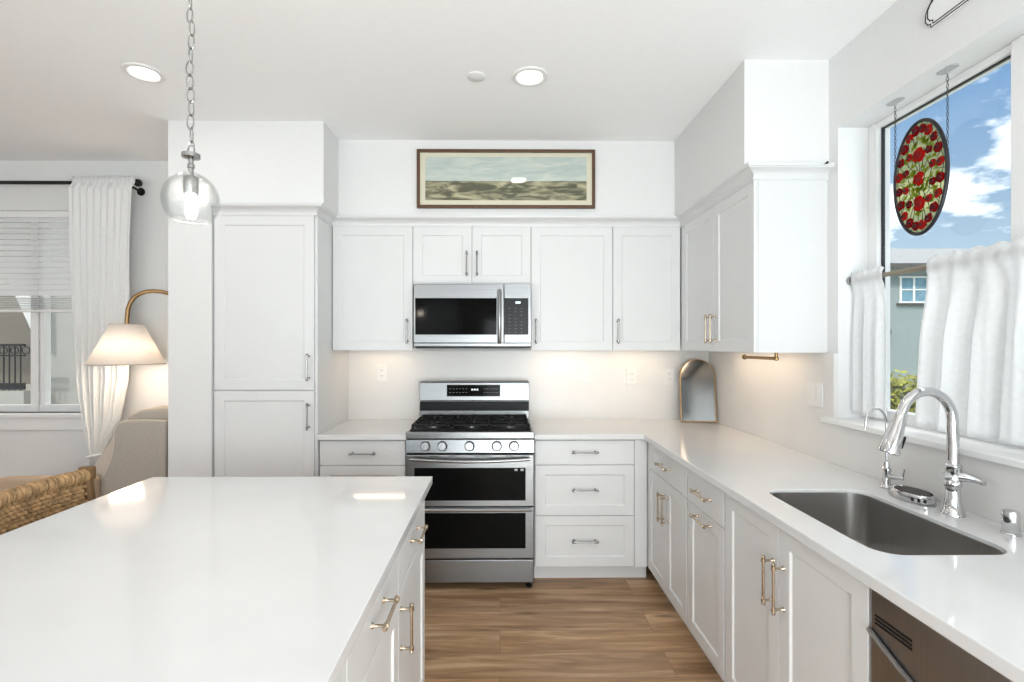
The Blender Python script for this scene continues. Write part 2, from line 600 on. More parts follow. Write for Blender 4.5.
def catmull(pts, n=8):
    pts = [Vector(p) for p in pts]
    P = [pts[0]] + pts + [pts[-1]]
    out = []
    for i in range(1, len(P) - 2):
        for k in range(n):
            t = k / n
            a, b, c, d = P[i - 1], P[i], P[i + 1], P[i + 2]
            out.append(0.5 * ((2 * b) + (c - a) * t + (2 * a - 5 * b + 4 * c - d) * t * t + (3 * b - a - 3 * c + d) * t ** 3))
    out.append(pts[-1])
    return out

# ------------------------------------------------------------------ key dimensions (x right, y away, z up)
XL, XR, YB, YR = -4.6, 1.52, 3.6, -1.6
CT, CTH = 0.907, 0.031         # counter top, slab thickness
UB, UT = 1.404, 2.224          # upper cabinets
FB, FU, FP = 3.0, 3.235, 2.965 # door faces: back base, back upper, pantry
XF, XU, XI = 0.886, 1.176, -0.295  # door faces: right base, right upper, island
PAN_L, PAN_R = -1.69, -1.085

# ------------------------------------------------------------------ room shell
struct('floor', bx(XL - .2, XR + .3, YR - .2, YB + .2, -0.1, 0.0), FLOOR)
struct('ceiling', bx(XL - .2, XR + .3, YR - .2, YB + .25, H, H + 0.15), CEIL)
WX0, WX1, WZ0, WZ1 = -3.88, -2.80, 0.955, 2.40        # left (living room) window opening in the back wall
b = NB()
box(b, XL - .2, WX0, YB, YB + .2, 0, H)
box(b, WX1, XR + .2, YB, YB + .2, 0, H)
box(b, WX0, WX1, YB, YB + .2, 0, WZ0)
box(b, WX0, WX1, YB, YB + .2, WZ1, H)
struct('wall_back', b, WALL)
RY0, RY1, RZ0, RZ1 = 0.95, 2.235, 1.10, 2.417         # right (sink) window opening
b = NB()
box(b, XR, XR + .2, YR - .2, RY0, 0, H)
box(b, XR, XR + .2, RY1, YB, 0, H)
box(b, XR, XR + .2, RY0, RY1, 0, RZ0)
box(b, XR, XR + .2, RY0, RY1, RZ1, H)
struct('wall_right', b, WALL)
struct('wall_left', bx(XL - .2, XL, YR - .2, YB, 0, H), WALL)
b = NB()
DX0, DX1, DZ = -0.30, 1.42, 2.10
EX0, EX1, EZ0, EZ1 = -4.1, -0.62, 0.30, 2.45
box(b, XL, EX0, YR - .2, YR, 0, H)
box(b, EX0, EX1, YR - .2, YR, 0, EZ0)
box(b, EX0, EX1, YR - .2, YR, EZ1, H)
box(b, EX1, DX0, YR - .2, YR, 0, H)
box(b, DX0, DX1, YR - .2, YR, DZ, H)
box(b, DX1, XR, YR - .2, YR, 0, H)
struct('wall_rear', b, WALL)
# wall end beside the pantry and the boxed-in soffits
struct('wall_pantry_side', bx(-1.947, PAN_L - 0.004, 2.95, YB, 0, H), WALL)
struct('wall_soffit_pantry', bx(PAN_L - 0.004, PAN_R + 0.047, 2.95, YB, 2.262, H), WALL)
struct('wall_soffit_back', bx(PAN_R + 0.047, XR, 3.22, YB, 2.262, H), WALL)
struct('wall_soffit_right', bx(1.128, XR, 2.298, 3.22, 2.262, H), WALL)
# crown moulding running over the cabinets, mitred round the corners
def crown(path, prof, ends=True):
    bm = NB()
    P = [Vector(p) for p in path]
    secs = []
    for i, p in enumerate(P):
        d0 = (P[i] - P[i - 1]).normalized() if i else None
        d1 = (P[i + 1] - P[i]).normalized() if i < len(P) - 1 else None
        n0 = Vector((d0.y, -d0.x)) if d0 else None
        n1 = Vector((d1.y, -d1.x)) if d1 else None
        if n0 and n1:
            m_ = (n0 + n1)
            m_ = m_ / (m_.dot(n0))
        else:
            m_ = n0 or n1
        secs.append([bm.verts.new((p.x + m_.x * d, p.y + m_.y * d, z)) for d, z in prof])
    k = len(prof)
    for A, B in zip(secs, secs[1:]):
        for i in range(k):
            bm.faces.new((A[i], A[(i + 1) % k], B[(i + 1) % k], B[i]))
    bm.faces.new(secs[0])
    bm.faces.new(secs[-1][::-1])
    return bm
cprof = [(-0.012, 2.204), (0.006, 2.204), (0.008, 2.212), (0.006, 2.216), (0.002, 2.218), (0.003, 2.224), (0.010, 2.234), (0.022, 2.242), (0.036, 2.247), (0.044, 2.249), (0.044, 2.253), (0.050, 2.255), (0.052, 2.268), (-0.012, 2.268)]
o = struct('trim_crown', crown([(PAN_L, FP), (PAN_R, FP), (PAN_R, FU), (XU, FU), (XU, 2.305), (1.519, 2.305)], cprof), CAB)
# living room baseboard on the back wall
struct('baseboard_back', bx(XL, -1.95, YB - .015, YB, 0, 0.10), TRIM, bevel=0.003)

# ------------------------------------------------------------------ windows
def window_struct(name, bars, panes, parent_loc, sill=None):
    pass
# left window: frame, sash bars, glass, sill, apron
b = NB()
yf0, yf1 = YB + 0.06, YB + 0.11
box(b, WX0, WX0 + .05, yf0, yf1, WZ0, WZ1)
box(b, WX1 - .05, WX1, yf0, yf1, WZ0, WZ1)
for xa, xb in ((WX0 + .05, -3.40), (-3.345, WX1 - .05)):
    box(b, xa, xb, yf0, yf1, WZ1 - .05, WZ1)
    box(b, xa, xb, yf0, yf1, WZ0, WZ0 + .05)
box(b, -3.40, -3.345, yf0 - .01, yf1, WZ0, WZ1)
o = struct('window_1', b, TRIM, bevel=0.003)
b = NB()
box(b, -3.335, -3.305, yf0 - .005, yf1, WZ0 + .05, WZ1 - .05)
struct('window_sash', b, TRIM, parent=o, local=True, bevel=0.003)
struct('window_glass', bx(WX0 + .04, WX1 - .04, yf0 + .02, yf0 + .026, WZ0 + .04, WZ1 - .04), PANE, parent=o, local=True)
struct('window_sill', bx(WX0 - .06, WX1 + .06, YB - .045, YB + .06, WZ0 - .03, WZ0), TRIM, parent=o, local=True, bevel=0.005)
struct('window_apron', bx(WX0 - .04, WX1 + .04, YB - .018, YB, WZ0 - .12, WZ0 - .03), TRIM, parent=o, local=True, bevel=0.003)
# right window over the sink
b = NB()
xg0, xg1 = 1.655, 1.715
box(b, xg0, xg1, RY1 - .055, RY1, RZ0, RZ1)
box(b, xg0, xg1, RY0, RY0 + .055, RZ0, RZ1)
for ya, yb in ((RY0 + .055, 1.540), (1.598, RY1 - .055)):
    box(b, xg0, xg1, ya, yb, RZ1 - .026, RZ1)
    box(b, xg0, xg1, ya, yb, RZ0, RZ0 + .06)
box(b, xg0 - .01, xg1, 1.540, 1.598, RZ0, RZ1)
o = struct('window_2', b, TRIM, bevel=0.004)
b = NB()
box(b, xg0 + .018, xg0 + .03, RY1 - .062, RY1 - .055, RZ0 + .06, RZ1 - .026)
box(b, xg0 + .018, xg0 + .03, 1.598, 1.603, RZ0 + .06, RZ1 - .026)
box(b, xg0 + .018, xg0 + .03, 1.603, RY1 - .066, RZ1 - .031, RZ1 - .026)
struct('window_gasket', b, LEAD, parent=o, local=True)
struct('window_glass', bx(xg0 + .02, xg0 + .026, RY0 + .05, RY1 - .05, RZ0 + .05, RZ1 - .02), PANE, parent=o, local=True)
struct('window_sill', bx(XR - .045, xg0, RY0 - .04, RY1 + .055, RZ0 - .012, RZ0 + .012), TRIM, parent=o, local=True, bevel=0.004)
# unseen rear glazing, added and sized for light: a sliding door and a wide window
b = NB()
for x0, x1 in ((DX0, DX0 + .07), (DX1 - .07, DX1), (0.52, 0.60)):
    box(b, x0, x1, YR - .12, YR - .06, 0, DZ)
box(b, DX0, DX1, YR - .12, YR - .06, DZ - .07, DZ)
box(b, DX0, DX1, YR - .12, YR - .06, 0.001, .07)
o = struct('door_1', b, TRIM, bevel=0.004)
struct('door_glass', bx(DX0 + .06, DX1 - .06, YR - .095, YR - .089, .06, DZ - .06), PANE, parent=o, local=True)
b = NB()
for x0, x1 in ((EX0, EX0 + .06), (EX1 - .06, EX1), (-2.39, -2.33)):
    box(b, x0, x1, YR - .12, YR - .06, EZ0, EZ1)
box(b, EX0, EX1, YR - .12, YR - .06, EZ1 - .06, EZ1)
box(b, EX0, EX1, YR - .12, YR - .06, EZ0, EZ0 + .06)
o = struct('window_3', b, TRIM, bevel=0.004)
struct('window_glass', bx(EX0 + .05, EX1 - .05, YR - .095, YR - .089, EZ0 + .05, EZ1 - .05), PANE, parent=o, local=True)

# ------------------------------------------------------------------ cabinets
def pull(bm, M, cu, cv, L, vertical, n0=0.0):
    """bar pull with collars, ball ends and two flared posts, in a door frame (u, v, n)"""
    ax = Vector((0, 1, 0)) if vertical else Vector((1, 0, 0))
    c = Vector((cu, cv, n0))
    N = Vector((0, 0, 1))
    h = L / 2
    s = h - 0.016
    bar = [(-h, .0), (-h, .0048), (-h + .004, .0072), (-h + .009, .0048), (-h + .011, .0038), (-s - .006, .0038), (-s - .005, .0074), (-s + .005, .0074), (-s + .007, .0045),
           (0, .0045)]
    pr = bar + [(-a, r) for a, r in bar[::-1][1:]]
    u = Vector((1, 0, 0)) if vertical else Vector((0, 1, 0))
    R = frm(c + N * 0.033, u, ax.cross(u), ax)
    lathe(bm, [(r, a) for a, r in pr], M @ R, 10, False)
    for q in (-s, s):
        R2 = frm(c + ax * q, ax, N.cross(ax), N)
        lathe(bm, [(.0075, 0.0), (.0065, .003), (.0040, .007), (.0038, .016), (.0042, .028), (.005, .033)], M @ R2, 10)
    return bm
def door_mesh(M, u0, u1, v0, v1, t=0.02, rail=0.057, rec=0.007, slab=False):
    bm = NB()
    if slab:
        box(bm, u0, u1, v0, v1, -t, 0, M)
        return bm
    def ring(a, n):
        return [bm.verts.new(M @ Vector(p)) for p in ((u0 + a, v0 + a, n), (u1 - a, v0 + a, n), (u1 - a, v1 - a, n), (u0 + a, v1 - a, n))]
    R = [ring(0, -t), ring(0, 0), ring(rail, 0), ring(rail + .005, -rec)]
    bm.faces.new(R[0][::-1])
    bm.faces.new(R[3])
    for A, B in zip(R, R[1:]):
        for i in range(4):
            bm.faces.new((A[i], A[(i + 1) % 4], B[(i + 1) % 4], B[i]))
    return bm
def fronts(root, M, items, hm, plen=0.160):
    """items: (kind, u0,u1,v0,v1, handle) ; handle=(cu,cv,vertical) or None; kind door/drawer/false"""
    g = 0.0016
    for kind, u0, u1, v0, v1, hd in items:
        slab = kind == 'drawer' and (v1 - v0) < 0.18
        dm = door_mesh(M, u0 + g, u1 - g, v0 + g, v1 - g, slab=slab)
        d = obj('door' if kind == 'door' else 'drawer', dm, CAB, root, bevel=0.0014, segs=2)
        if hd:
            obj('handle', pull(NB(), M, hd[0], hd[1], plen, hd[2]), hm, d, smooth=True)
MB_ = lambda y: frm((0, y, 0), (1, 0, 0), (0, 0, 1), (0, -1, 0))      # faces the camera; u = x
MR_ = lambda x: frm((x, 0, 0), (0, -1, 0), (0, 0, 1), (-1, 0, 0))     # right run; u = -y
MI_ = lambda x: frm((x, 0, 0), (0, 1, 0), (0, 0, 1), (1, 0, 0))       # island; u = y
DT = 0.0205

def upper(name, label, x0, x1, z0, z1, items):
    t = thing(name, label, 'cabinet', ((x0 + x1) / 2, YB, z0))
    obj('body', bx(x0 + .0005, x1 - .0005, FU + DT, YB - .0205, z0 + (.018 if z0 < 1.5 else 0), z1), CAB, t, bevel=0.001)
    fronts(t, MB_(FU), items, SILVER)
    return t
upper('wall_cabinet', 'white single-door upper cabinet between the tall pantry and the microwave', PAN_R + .002, -.563, UB, UT,
      [('door', PAN_R + .004, -.563, UB, UT - .016, (-.597, UB + .125, True))])
upper('wall_cabinet', 'short white two-door upper cabinet directly above the microwave', -.563, .201, 1.829, UT,
      [('door', -.563, -.181, 1.829, UT - .016, (-.214, 1.829 + .135, True)), ('door', -.181, .201, 1.829, UT - .016, (-.148, 1.829 + .135, True))])
upper('wall_cabinet', 'white single-door upper cabinet just right of the microwave', .201, .731, UB, UT,
      [('door', .201, .731, UB, UT - .016, (.232, UB + .125, True))])
upper('wall_cabinet', 'white single-door upper cabinet at the inside corner above the arched mirror', .731, 1.178, UB, UT,
      [('door', .731, 1.172, UB, UT - .016, (.762, UB + .125, True))])
t = thing('wall_cabinet', 'white two-door upper cabinet on the right wall beside the sink window', 'cabinet', (XR, 2.8, UB))
obj('body', bx(XU + DT, XR - .0205, 2.3265, FU + .3, UB + .018, UT), CAB, t, bevel=0.001)
obj('end_panel', bx(XU + DT, XR - .0005, 2.306, 2.326, UB, UT), CAB, t, bevel=0.001)
obj('filler', bx(XU + .001, XU + DT, FU - .030, FU + .003, UB, UT - .016), CAB, t)
fronts(t, MR_(XU), [('door', -3.203, -2.742, UB, UT - .016, (-2.772, UB + .125, True)), ('door', -2.742, -2.305, UB, UT - .016, (-2.712, UB + .125, True))], NICKEL)
# pantry
t = thing('pantry_cabinet', 'tall white pantry cabinet with two stacked doors at the left end of the kitchen wall', 'cabinet', ((PAN_L + PAN_R) / 2, YB, 0))
obj('body', bx(PAN_L, PAN_R, FP + DT, YB - .001, 0.10, UT), CAB, t, bevel=0.001)
obj('toe_kick', bx(PAN_L, PAN_R, FP + .085, YB - .001, 0.0, 0.099), CAB, t)
fronts(t, MB_(FP), [('door', PAN_L + .002, PAN_R - .014, 1.174, UT - .016, (PAN_R - .044, 1.174 + .135, True)),
                    ('door', PAN_L + .002, PAN_R - .014, 0.108, 1.170, (PAN_R - .044, 1.170 - .150, True))], SILVER)
# base cabinets, back run
DTOP, D1B, D2B, DB = 0.868, 0.719, 0.414, 0.108
def base_back(label, x0, x1, items, fill=None):
    t = thing('base_cabinet', label, 'cabinet', ((x0 + x1) / 2, YB, 0))
    obj('body', bx(x0, x1, FB + DT, YB - .001, 0.10, CT - CTH - .001), CAB, t, bevel=0.001)
    obj('toe_kick', bx(x0, x1, FB + .09, YB - .001, 0.0, 0.099), CAB, t)
    if fill:
        obj('filler', bx(fill[0], fill[1], FB + .004, FB + DT - .0005, 0.102, DTOP), CAB, t)
    fronts(t, MB_(FB), items, SILVER)
    return t
xl0, xl1 = PAN_R + .002, -.553
base_back('white three-drawer base cabinet between pantry and range, half hidden by the island', xl0, xl1,
          [('drawer', xl0 + .003, xl1 - .012, a, c_, ((xl0 + xl1) / 2, (a + c_) / 2, False)) for a, c_ in ((D1B, DTOP), (D2B, D1B), (DB, D2B))])
xr0, xr1 = .208, .808
base_back('white three-drawer base cabinet right of the range', xr0, XF + .019,
          [('drawer', xr0 + .003, xr1, a, c_, ((xr0 + xr1) / 2, (a + c_) / 2 + .005, False)) for a, c_ in ((D1B, DTOP), (D2B, D1B), (DB, D2B))], fill=(xr1 + .002, XF - .002))
# base cabinets, right run
def base_right(label, y0, y1, items):
    t = thing('base_cabinet', label, 'cabinet', (XR, (y0 + y1) / 2, 0))
    if y0 < 1.3 < y1 or y0 < 1.6 < y1:                     # sink base: open box so that the bowl hangs free
        b = NB()
        box(b, XF + DT, XR - .022, y0, y0 + .018, .10, CT - CTH - .001)
        box(b, XF + DT, XR - .022, y1 - .018, y1, .10, CT - CTH - .001)
        box(b, XF + DT, XR - .022, y0 + .018, y1 - .018, .10, .118)
        box(b, XF + DT, XF + DT + .018, y0 + .018, y1 - .018, .118, CT - CTH - .001)
    else:
        b = bx(XF + DT, XR - .022, y0, y1, 0.10, CT - CTH - .001)
    obj('body', b, CAB, t, bevel=0.001)
    obj('toe_kick', bx(XF + .07, XR - .022, y0, y1, 0.0, 0.099), CAB, t)
    fronts(t, MR_(XF), items, NICKEL)
yA0, yA1, yB0, yS0 = 2.985, 2.366, 1.971, 1.190
yAm = 2.665
base_right('white base cabinet in the inside corner with one drawer above two doors', yA1, 2.997,
           [('drawer', -yA0, -yA1, D1B - .008, DTOP, (-2.66, .79, False)),
            ('door', -yA0, -yAm, DB, D1B - .008, (-yAm - .032, .565, True)), ('door', -yAm, -yA1, DB, D1B - .008, (-yAm + .032, .565, True))])
base_right('narrow white base cabinet with a drawer above a pull-out front', yB0 + .0005, yA1 - .0005,
           [('drawer', -yA1 + .012, -yB0, D1B - .008, DTOP, (-2.155, .79, False)), ('door', -yA1 + .012, -yB0, DB, D1B - .008, (-2.155, .679, False))])
ySm = 1.583
base_right('white two-door sink base cabinet left of the dishwasher', yS0, yB0 - .0005,
           [('door', -yB0 + .01, -ySm, DB, .868, (-ySm - .030, .678, True)), ('door', -ySm, -yS0 - .004, DB, .868, (-ySm + .030, .678, True))])
base_right('white single-door base cabinet on the near side of the dishwasher', -0.30, 0.588, [('door', -.584, .296, DB, .868, (-.55, .68, True))])

# countertops
def slab(outline, hole, z0, z1):
    bm = NB()
    def loop(pts, z):
        vs = [bm.verts.new((x, y, z)) for x, y in pts]
        es = [bm.edges.new((vs[i], vs[(i + 1) % len(vs)])) for i in range(len(vs))]
        return vs, es
    _, e1 = loop(outline, z1)
    es = list(e1)
    if hole:
        _, e2 = loop(hole, z1)
        es += e2
    bmesh.ops.triangle_fill(bm, use_beauty=True, use_dissolve=False, edges=es)
    r = bmesh.ops.extrude_face_region(bm, geom=bm.faces[:])
    bmesh.ops.translate(bm, verts=[g for g in r['geom'] if isinstance(g, bmesh.types.BMVert)], vec=(0, 0, z0 - z1))
    return bm
XC, YC = 0.857, 2.97
SK = (0.968, 1.328, 1.262, 1.835)
sinkhole = rrect(SK[0], SK[1], SK[2], SK[3], 0.065, 7)
bsx = XR - 0.0205                   # face of the right backsplash
t_ = obj('countertop', slab([(.2045, YC), (XC, YC), (XC, -.31), (bsx - .0005, -.31), (bsx - .0005, YB - .0205), (.2045, YB - .0205)], sinkhole, CT - CTH, CT), QUARTZ, loc=(1.2, 3.2, CT - CTH), bevel=0.003)
tag(t_, 'white quartz L-shaped countertop from the range round the corner and under the sink window', 'countertop')
t_ = obj('countertop', slab([(PAN_R + .001, YC), (-.5555, YC), (-.5555, YB - .0205), (PAN_R + .001, YB - .0205)], None, CT - CTH, CT), QUARTZ, loc=(-.8, 3.2, CT - CTH), bevel=0.003)
tag(t_, 'short white quartz countertop between the pantry and the range', 'countertop')
# backsplashes
t_ = obj('backsplash', bx(PAN_R + .001, bsx, YB - .020, YB - .0005, CT - CTH, UB - .001), SPLASH, loc=(0, YB, CT))
tag(t_, 'off-white backsplash panel on the far wall behind the range', 'backsplash')
b = NB()
box(b, XR - .020, XR - .0005, RY1, YB - .021, CT - CTH, UB - .001)
box(b, XR - .020, XR - .0005, -.31, RY1, CT - CTH, RZ0 - .013)
t_ = obj('backsplash', b, SPLASH, loc=(XR, 1.5, CT))
tag(t_, 'off-white backsplash panel on the right wall behind the sink and below the window', 'backsplash')

# ------------------------------------------------------------------ island
IX0, IX1, IY0, IY1 = -1.403, -.274, -.45, 2.034
t = thing('kitchen_island', 'large white kitchen island in the foreground with drawers facing the aisle', 'island', (-.84, .9, 0))
ib0, ib1 = -1.08, XI - DT
obj('body', bx(ib0, ib1, IY0 + .03, IY1 - .03, .10, CT - CTH - .001), CAB, t, bevel=0.001)
obj('toe_kick', bx(ib0 + .02, ib1 - .06, IY0 + .05, IY1 - .05, 0, .099), CAB, t)
obj('countertop', slab([(IX0, IY0), (IX1, IY0), (IX1, IY1), (IX0, IY1)], None, CT - CTH, CT), QUARTZ, t, bevel=0.003, label='white quartz island top')
its = []
for y0, y1, side in ((1.452, 1.965, 0), (.965, 1.452, 1), (.478, .965, 0), (-.01, .478, 1)):
    its.append(('drawer', y0, y1, D1B - .008, DTOP, ((y0 + y1) / 2, .795, False)))
    hy = y0 + .032
    its.append(('door', y0, y1, DB, D1B - .008, (hy, .60, True)))
fronts(t, MI_(XI), its, NICKEL, 0.148)

# ------------------------------------------------------------------ range
RX0, RX1, RF = -.5525, .2020, 2.925
RC = (RX0 + RX1) / 2
t = thing('gas_range', 'stainless steel gas range with double oven between the white base cabinets', 'range', (RC, 3.2, 0))
obj('body', bx(RX0, RX1, RF + .045, YB - .03, .035, .914), BLACK, t, label='black range chassis')
b = NB()
box(b, RX0, RX1, RF + .01, RF + .05, .889, .930)
box(b, RX0, RX1, RF + .05, YB - .17, .9145, .930)
obj('cooktop_rim', b, STEEL, t, bevel=0.004)
obj('cooktop', bx(RX0 + .015, RX1 - .015, RF + .045, YB - .172, .9305, .937), BLACK, t, bevel=0.003, label='black enamel cooktop')
# backguard
YG = YB - .07
b = NB()
prism(b, [(YG - .10, .930), (YG - .10, .990), (YG - .075, .996), (YG - .075, 1.055), (YG - .112, 1.060), (YG - .100, 1.182), (YG - .090, 1.188), (YB - .035, 1.188), (YB - .035, .930)],
      RX0 + .002, RX1 - .002, frm((0, 0, 0), (0, 1, 0), (0, 0, 1), (1, 0, 0)))
bg_ = obj('backguard', b, STEEL, t, bevel=0.003)
obj('vent_strip', bx(RX0 + .003, RX1 - .003, YG - .104, YG - .076, .991, 1.050), BLACK, bg_, bevel=0.004, label='black vent strip')
d_ = obj('display', bx(-.362, .001, YG - .122, YG - .095, 1.090, 1.168), BLACKG, bg_, label='black glass oven display')
b = NB()
for a in (-.195, -.178, -.160):
    obj('clock_digit', bx(a, a + .012, YG - .124, YG - .1215, 1.131, 1.142), DIGIT, d_)
for k in range(6):
    for zk in (1.115, 1.140):
        obj('key_mark', bx(-.345 + k * .022, -.333 + k * .022, YG - .1235, YG - .1215, zk, zk + .003), KEYP, d_)
        obj('key_mark', bx(-.110 + k * .017, -.100 + k * .017, YG - .1235, YG - .1215, zk, zk + .003), KEYP, d_)
# grates and burners
gy0, gy1 = RF + .062, YB - .192
for i, (gx0, gx1) in enumerate(((RX0 + .024, RX0 + .262), (RX0 + .266, RX0 + .489), (RX0 + .493, RX1 - .024))):
    b = NB()
    zt = .966
    for x in (gx0 + .006, gx1 - .006):
        box(b, x - .006, x + .006, gy0, gy1, zt - .012, zt)
        for yy in (gy0 + .006, (gy0 + gy1) / 2, gy1 - .006):
            box(b, x - .006, x + .006, yy - .006, yy + .006, .9375, zt - .012)
    for yy in (gy0 + .006, (gy0 + gy1) / 2, gy1 - .006):
        box(b, gx0, gx1, yy - .006, yy + .006, zt - .012, zt)
    cx = (gx0 + gx1) / 2
    for cy in ((gy0 * .75 + gy1 * .25), (gy0 * .25 + gy1 * .75)):
        box(b, gx0 + .012, cx - .03, cy - .005, cy + .005, zt - .010, zt + .003)
        box(b, cx + .03, gx1 - .012, cy - .005, cy + .005, zt - .010, zt + .003)
        box(b, cx - .005, cx + .005, cy - .125, cy - .03, zt - .010, zt + .003)
        box(b, cx - .005, cx + .005, cy + .03, cy + .125, zt - .010, zt + .003)
    obj('grate', b, IRON, t, bevel=0.002, label='black cast iron grate')
    for cy in ((gy0 * .75 + gy1 * .25), (gy0 * .25 + gy1 * .75)):
        br_ = obj('burner', lathe(NB(), [(.046, .937), (.046, .943), (.038, .946), (.036, .951), (0, .951)], T(cx, cy, 0)), STEELH, t, smooth=True)
        obj('burner_cap', lathe(NB(), [(.033, .9512), (.036, .954), (.034, .958), (0, .959)], T(cx, cy, 0)), IRON, br_, smooth=True)
# knob panel
kp = obj('knob_panel', prism(NB(), [(RF + .002, .808), (RF + .012, .884), (RF + .044, .884), (RF + .044, .808)], RX0 + .001, RX1 - .001, frm((0, 0, 0), (0, 1, 0), (0, 0, 1), (1, 0, 0))), STEEL, t, bevel=0.002)
for px in (425.7, 442.5, 469.6, 496.8, 514.0):
    kx = (px - 500) * RF / 500
    R = frm((kx, RF + .007, .848), (1, 0, 0), (0, .13, 1), (0, -1, .13))
    k_ = obj('knob', lathe(NB(), [(.030, -.002), (.030, .006), (.026, .010), (.0245, .034), (.022, .038), (0, .038)], R, 24), STEELH, kp, smooth=True)
    b = NB()
    box(b, -.004, .004, -.023, .023, .0375, .046, R)
    obj('grip', b, STEELH, k_, bevel=0.0015)
# oven doors
def oven_door(name, z0, z1, w0, w1, bowed):
    d = obj(name, bx(RX0 + .003, RX1 - .003, RF, RF + .044, z0, z1), STEEL, t, bevel=0.004)
    obj('oven_window', bx(RX0 + .052, RX1 - .052, RF - .0015, RF + .004, w0, w1), BLACKG, d, bevel=0.001, label='black oven window')
    return d
d1 = oven_door('oven_door', .496, .798, .530, .722, True)
b = NB()
pts = []
for i in range(17):
    s = i / 16
    pts.append((RX0 + .028 + s * (RX1 - RX0 - .056), RF - .030 - .014 * math.sin(PI * s), .778 - .010 * math.sin(PI * s)))
tube(b, pts, .0105, 12)
for x in (RX0 + .04, RX1 - .04):
    tube(b, [(x, RF + .001, .779), (x, RF - .034, .777)], .009, 10)
obj('handle', b, STEELH, d1, smooth=True)
b = NB()
for i in range(3):
    box(b, .085 + i * .035, .103 + i * .035, RF - .0025, RF - .001, .704, .716)
obj('window_sticker', b, GREYP, d1)
b = NB()
for x0, x1 in ((-.41, -.36), (-.30, -.25), (-.15, -.05), (.03, .08)):
    obj('vent_slot', bx(x0, x1, RF - .0010, RF + .002, .789, .792), BLACK, d1)
d2 = oven_door('oven_door', .190, .490, .250, .458, False)
b = NB()
prism(b, [(RF - .012, .486), (RF - .018, .478), (RF - .014, .468), (RF + .001, .466), (RF + .001, .492)], RX0 + .02, RX1 - .02, frm((0, 0, 0), (0, 1, 0), (0, 0, 1), (1, 0, 0)))
obj('handle', b, STEELH, d2, bevel=0.002)
obj('storage_drawer', bx(RX0 + .004, RX1 - .004, RF + .002, RF + .044, .048, .182), STEEL, t, bevel=0.004)
for x in (RX0 + .03, RX1 - .03):
    for y in (RF + .06, YB - .08):
        obj('foot', lathe(NB(), [(.018, 0), (.018, .012), (.010, .014), (.010, .0345)], T(x, y, 0), 12), BLACK, t)

# ------------------------------------------------------------------ microwave
MX0, MX1, MF, MZ0, MZ1 = -.5480, .1985, 3.165, 1.418, 1.8275
t = thing('microwave', 'stainless over-the-range microwave with a black window above the range', 'microwave', ((MX0 + MX1) / 2, YB, MZ0))
obj('body', bx(MX0, MX1, MF + .04, YB - .021, MZ0 + .012, MZ1), STEEL, t, bevel=0.002)
obj('base_vent', bx(MX0 + .01, MX1 - .01, MF + .02, YB - .06, MZ0, MZ0 + .0115), DARKP, t, bevel=0.002)
dx1 = (504 - 500) * MF / 500
d = obj('door', bx(MX0 + .001, dx1 - .001, MF, MF + .039, MZ0 + .035, MZ1 - .001), STEEL, t, bevel=0.003)
obj('door_window', bx(MX0 + .012, -.021, MF - .0012, MF + .004, 1.505, 1.737), BLACKG, d, label='black glass microwave window')
b = NB()
hx = -.003
tube(b, [(hx, MF + .002, 1.458), (hx, MF - .026, 1.460), (hx, MF - .036, 1.474), (hx, MF - .038, 1.62), (hx, MF - .036, 1.766), (hx, MF - .026, 1.780), (hx, MF + .002, 1.782)], .0125, 12)
obj('handle', b, STEELH, d, smooth=True)
d = obj('control_panel', bx(dx1 + .001, MX1 - .001, MF, MF + .039, MZ0 + .035, MZ1 - .001), STEEL, t, bevel=0.003)
k = obj('keypad', bx(dx1 + .0015, .180, MF - .0012, MF + .004, 1.505, 1.737), PANELG, d, label='dark keypad')
b = NB()
for r in range(8):
    for c in range(3):
        if (r + c) % 7 == 6:
            continue
        box(b, .055 + c * .038, .065 + c * .038, MF - .0018, MF - .001, 1.520 + r * .0215, 1.5235 + r * .0215)
obj('key_marks', b, KEYP, k)
obj('clock', bx(.098, .130, MF - .0018, MF - .001, 1.702, 1.716), DIGIT, k)
obj('lower_trim', bx(MX0 + .001, MX1 - .001, MF + .004, MF + .039, MZ0 + .012, MZ0 + .034), STEEL, t, bevel=0.003)

# ------------------------------------------------------------------ dishwasher
t = thing('dishwasher', 'dark stainless dishwasher under the counter at the lower right', 'dishwasher', (1.2, .9, 0))
obj('body', bx(XF + .03, XR - .03, .590, 1.186, .10, CT - CTH - .003), BLACK, t)
obj('toe_kick', bx(XF + .08, XR - .03, .590, 1.186, 0, .099), BLACK, t)
d = obj('door', bx(XF - .002, XF + .029, .592, 1.186, .11, .862), DWM, t, bevel=0.004)
b = NB()
for i in range(3):
    box(b, XF - .0035, XF - .0015, 1.065, 1.170, .802 - i * .009, .807 - i * .009)
obj('vent', b, BLACK, d)
b = NB()
pts = []
for i in range(25):
    s = i / 24
    pts.append((XF - .008, 1.184 - s * .590, .764 - .075 * math.sin(PI * s)))
tube(b, pts, .006, 8)
obj('handle', b, STEELH, d, smooth=True, label='curved silver dishwasher handle edge')

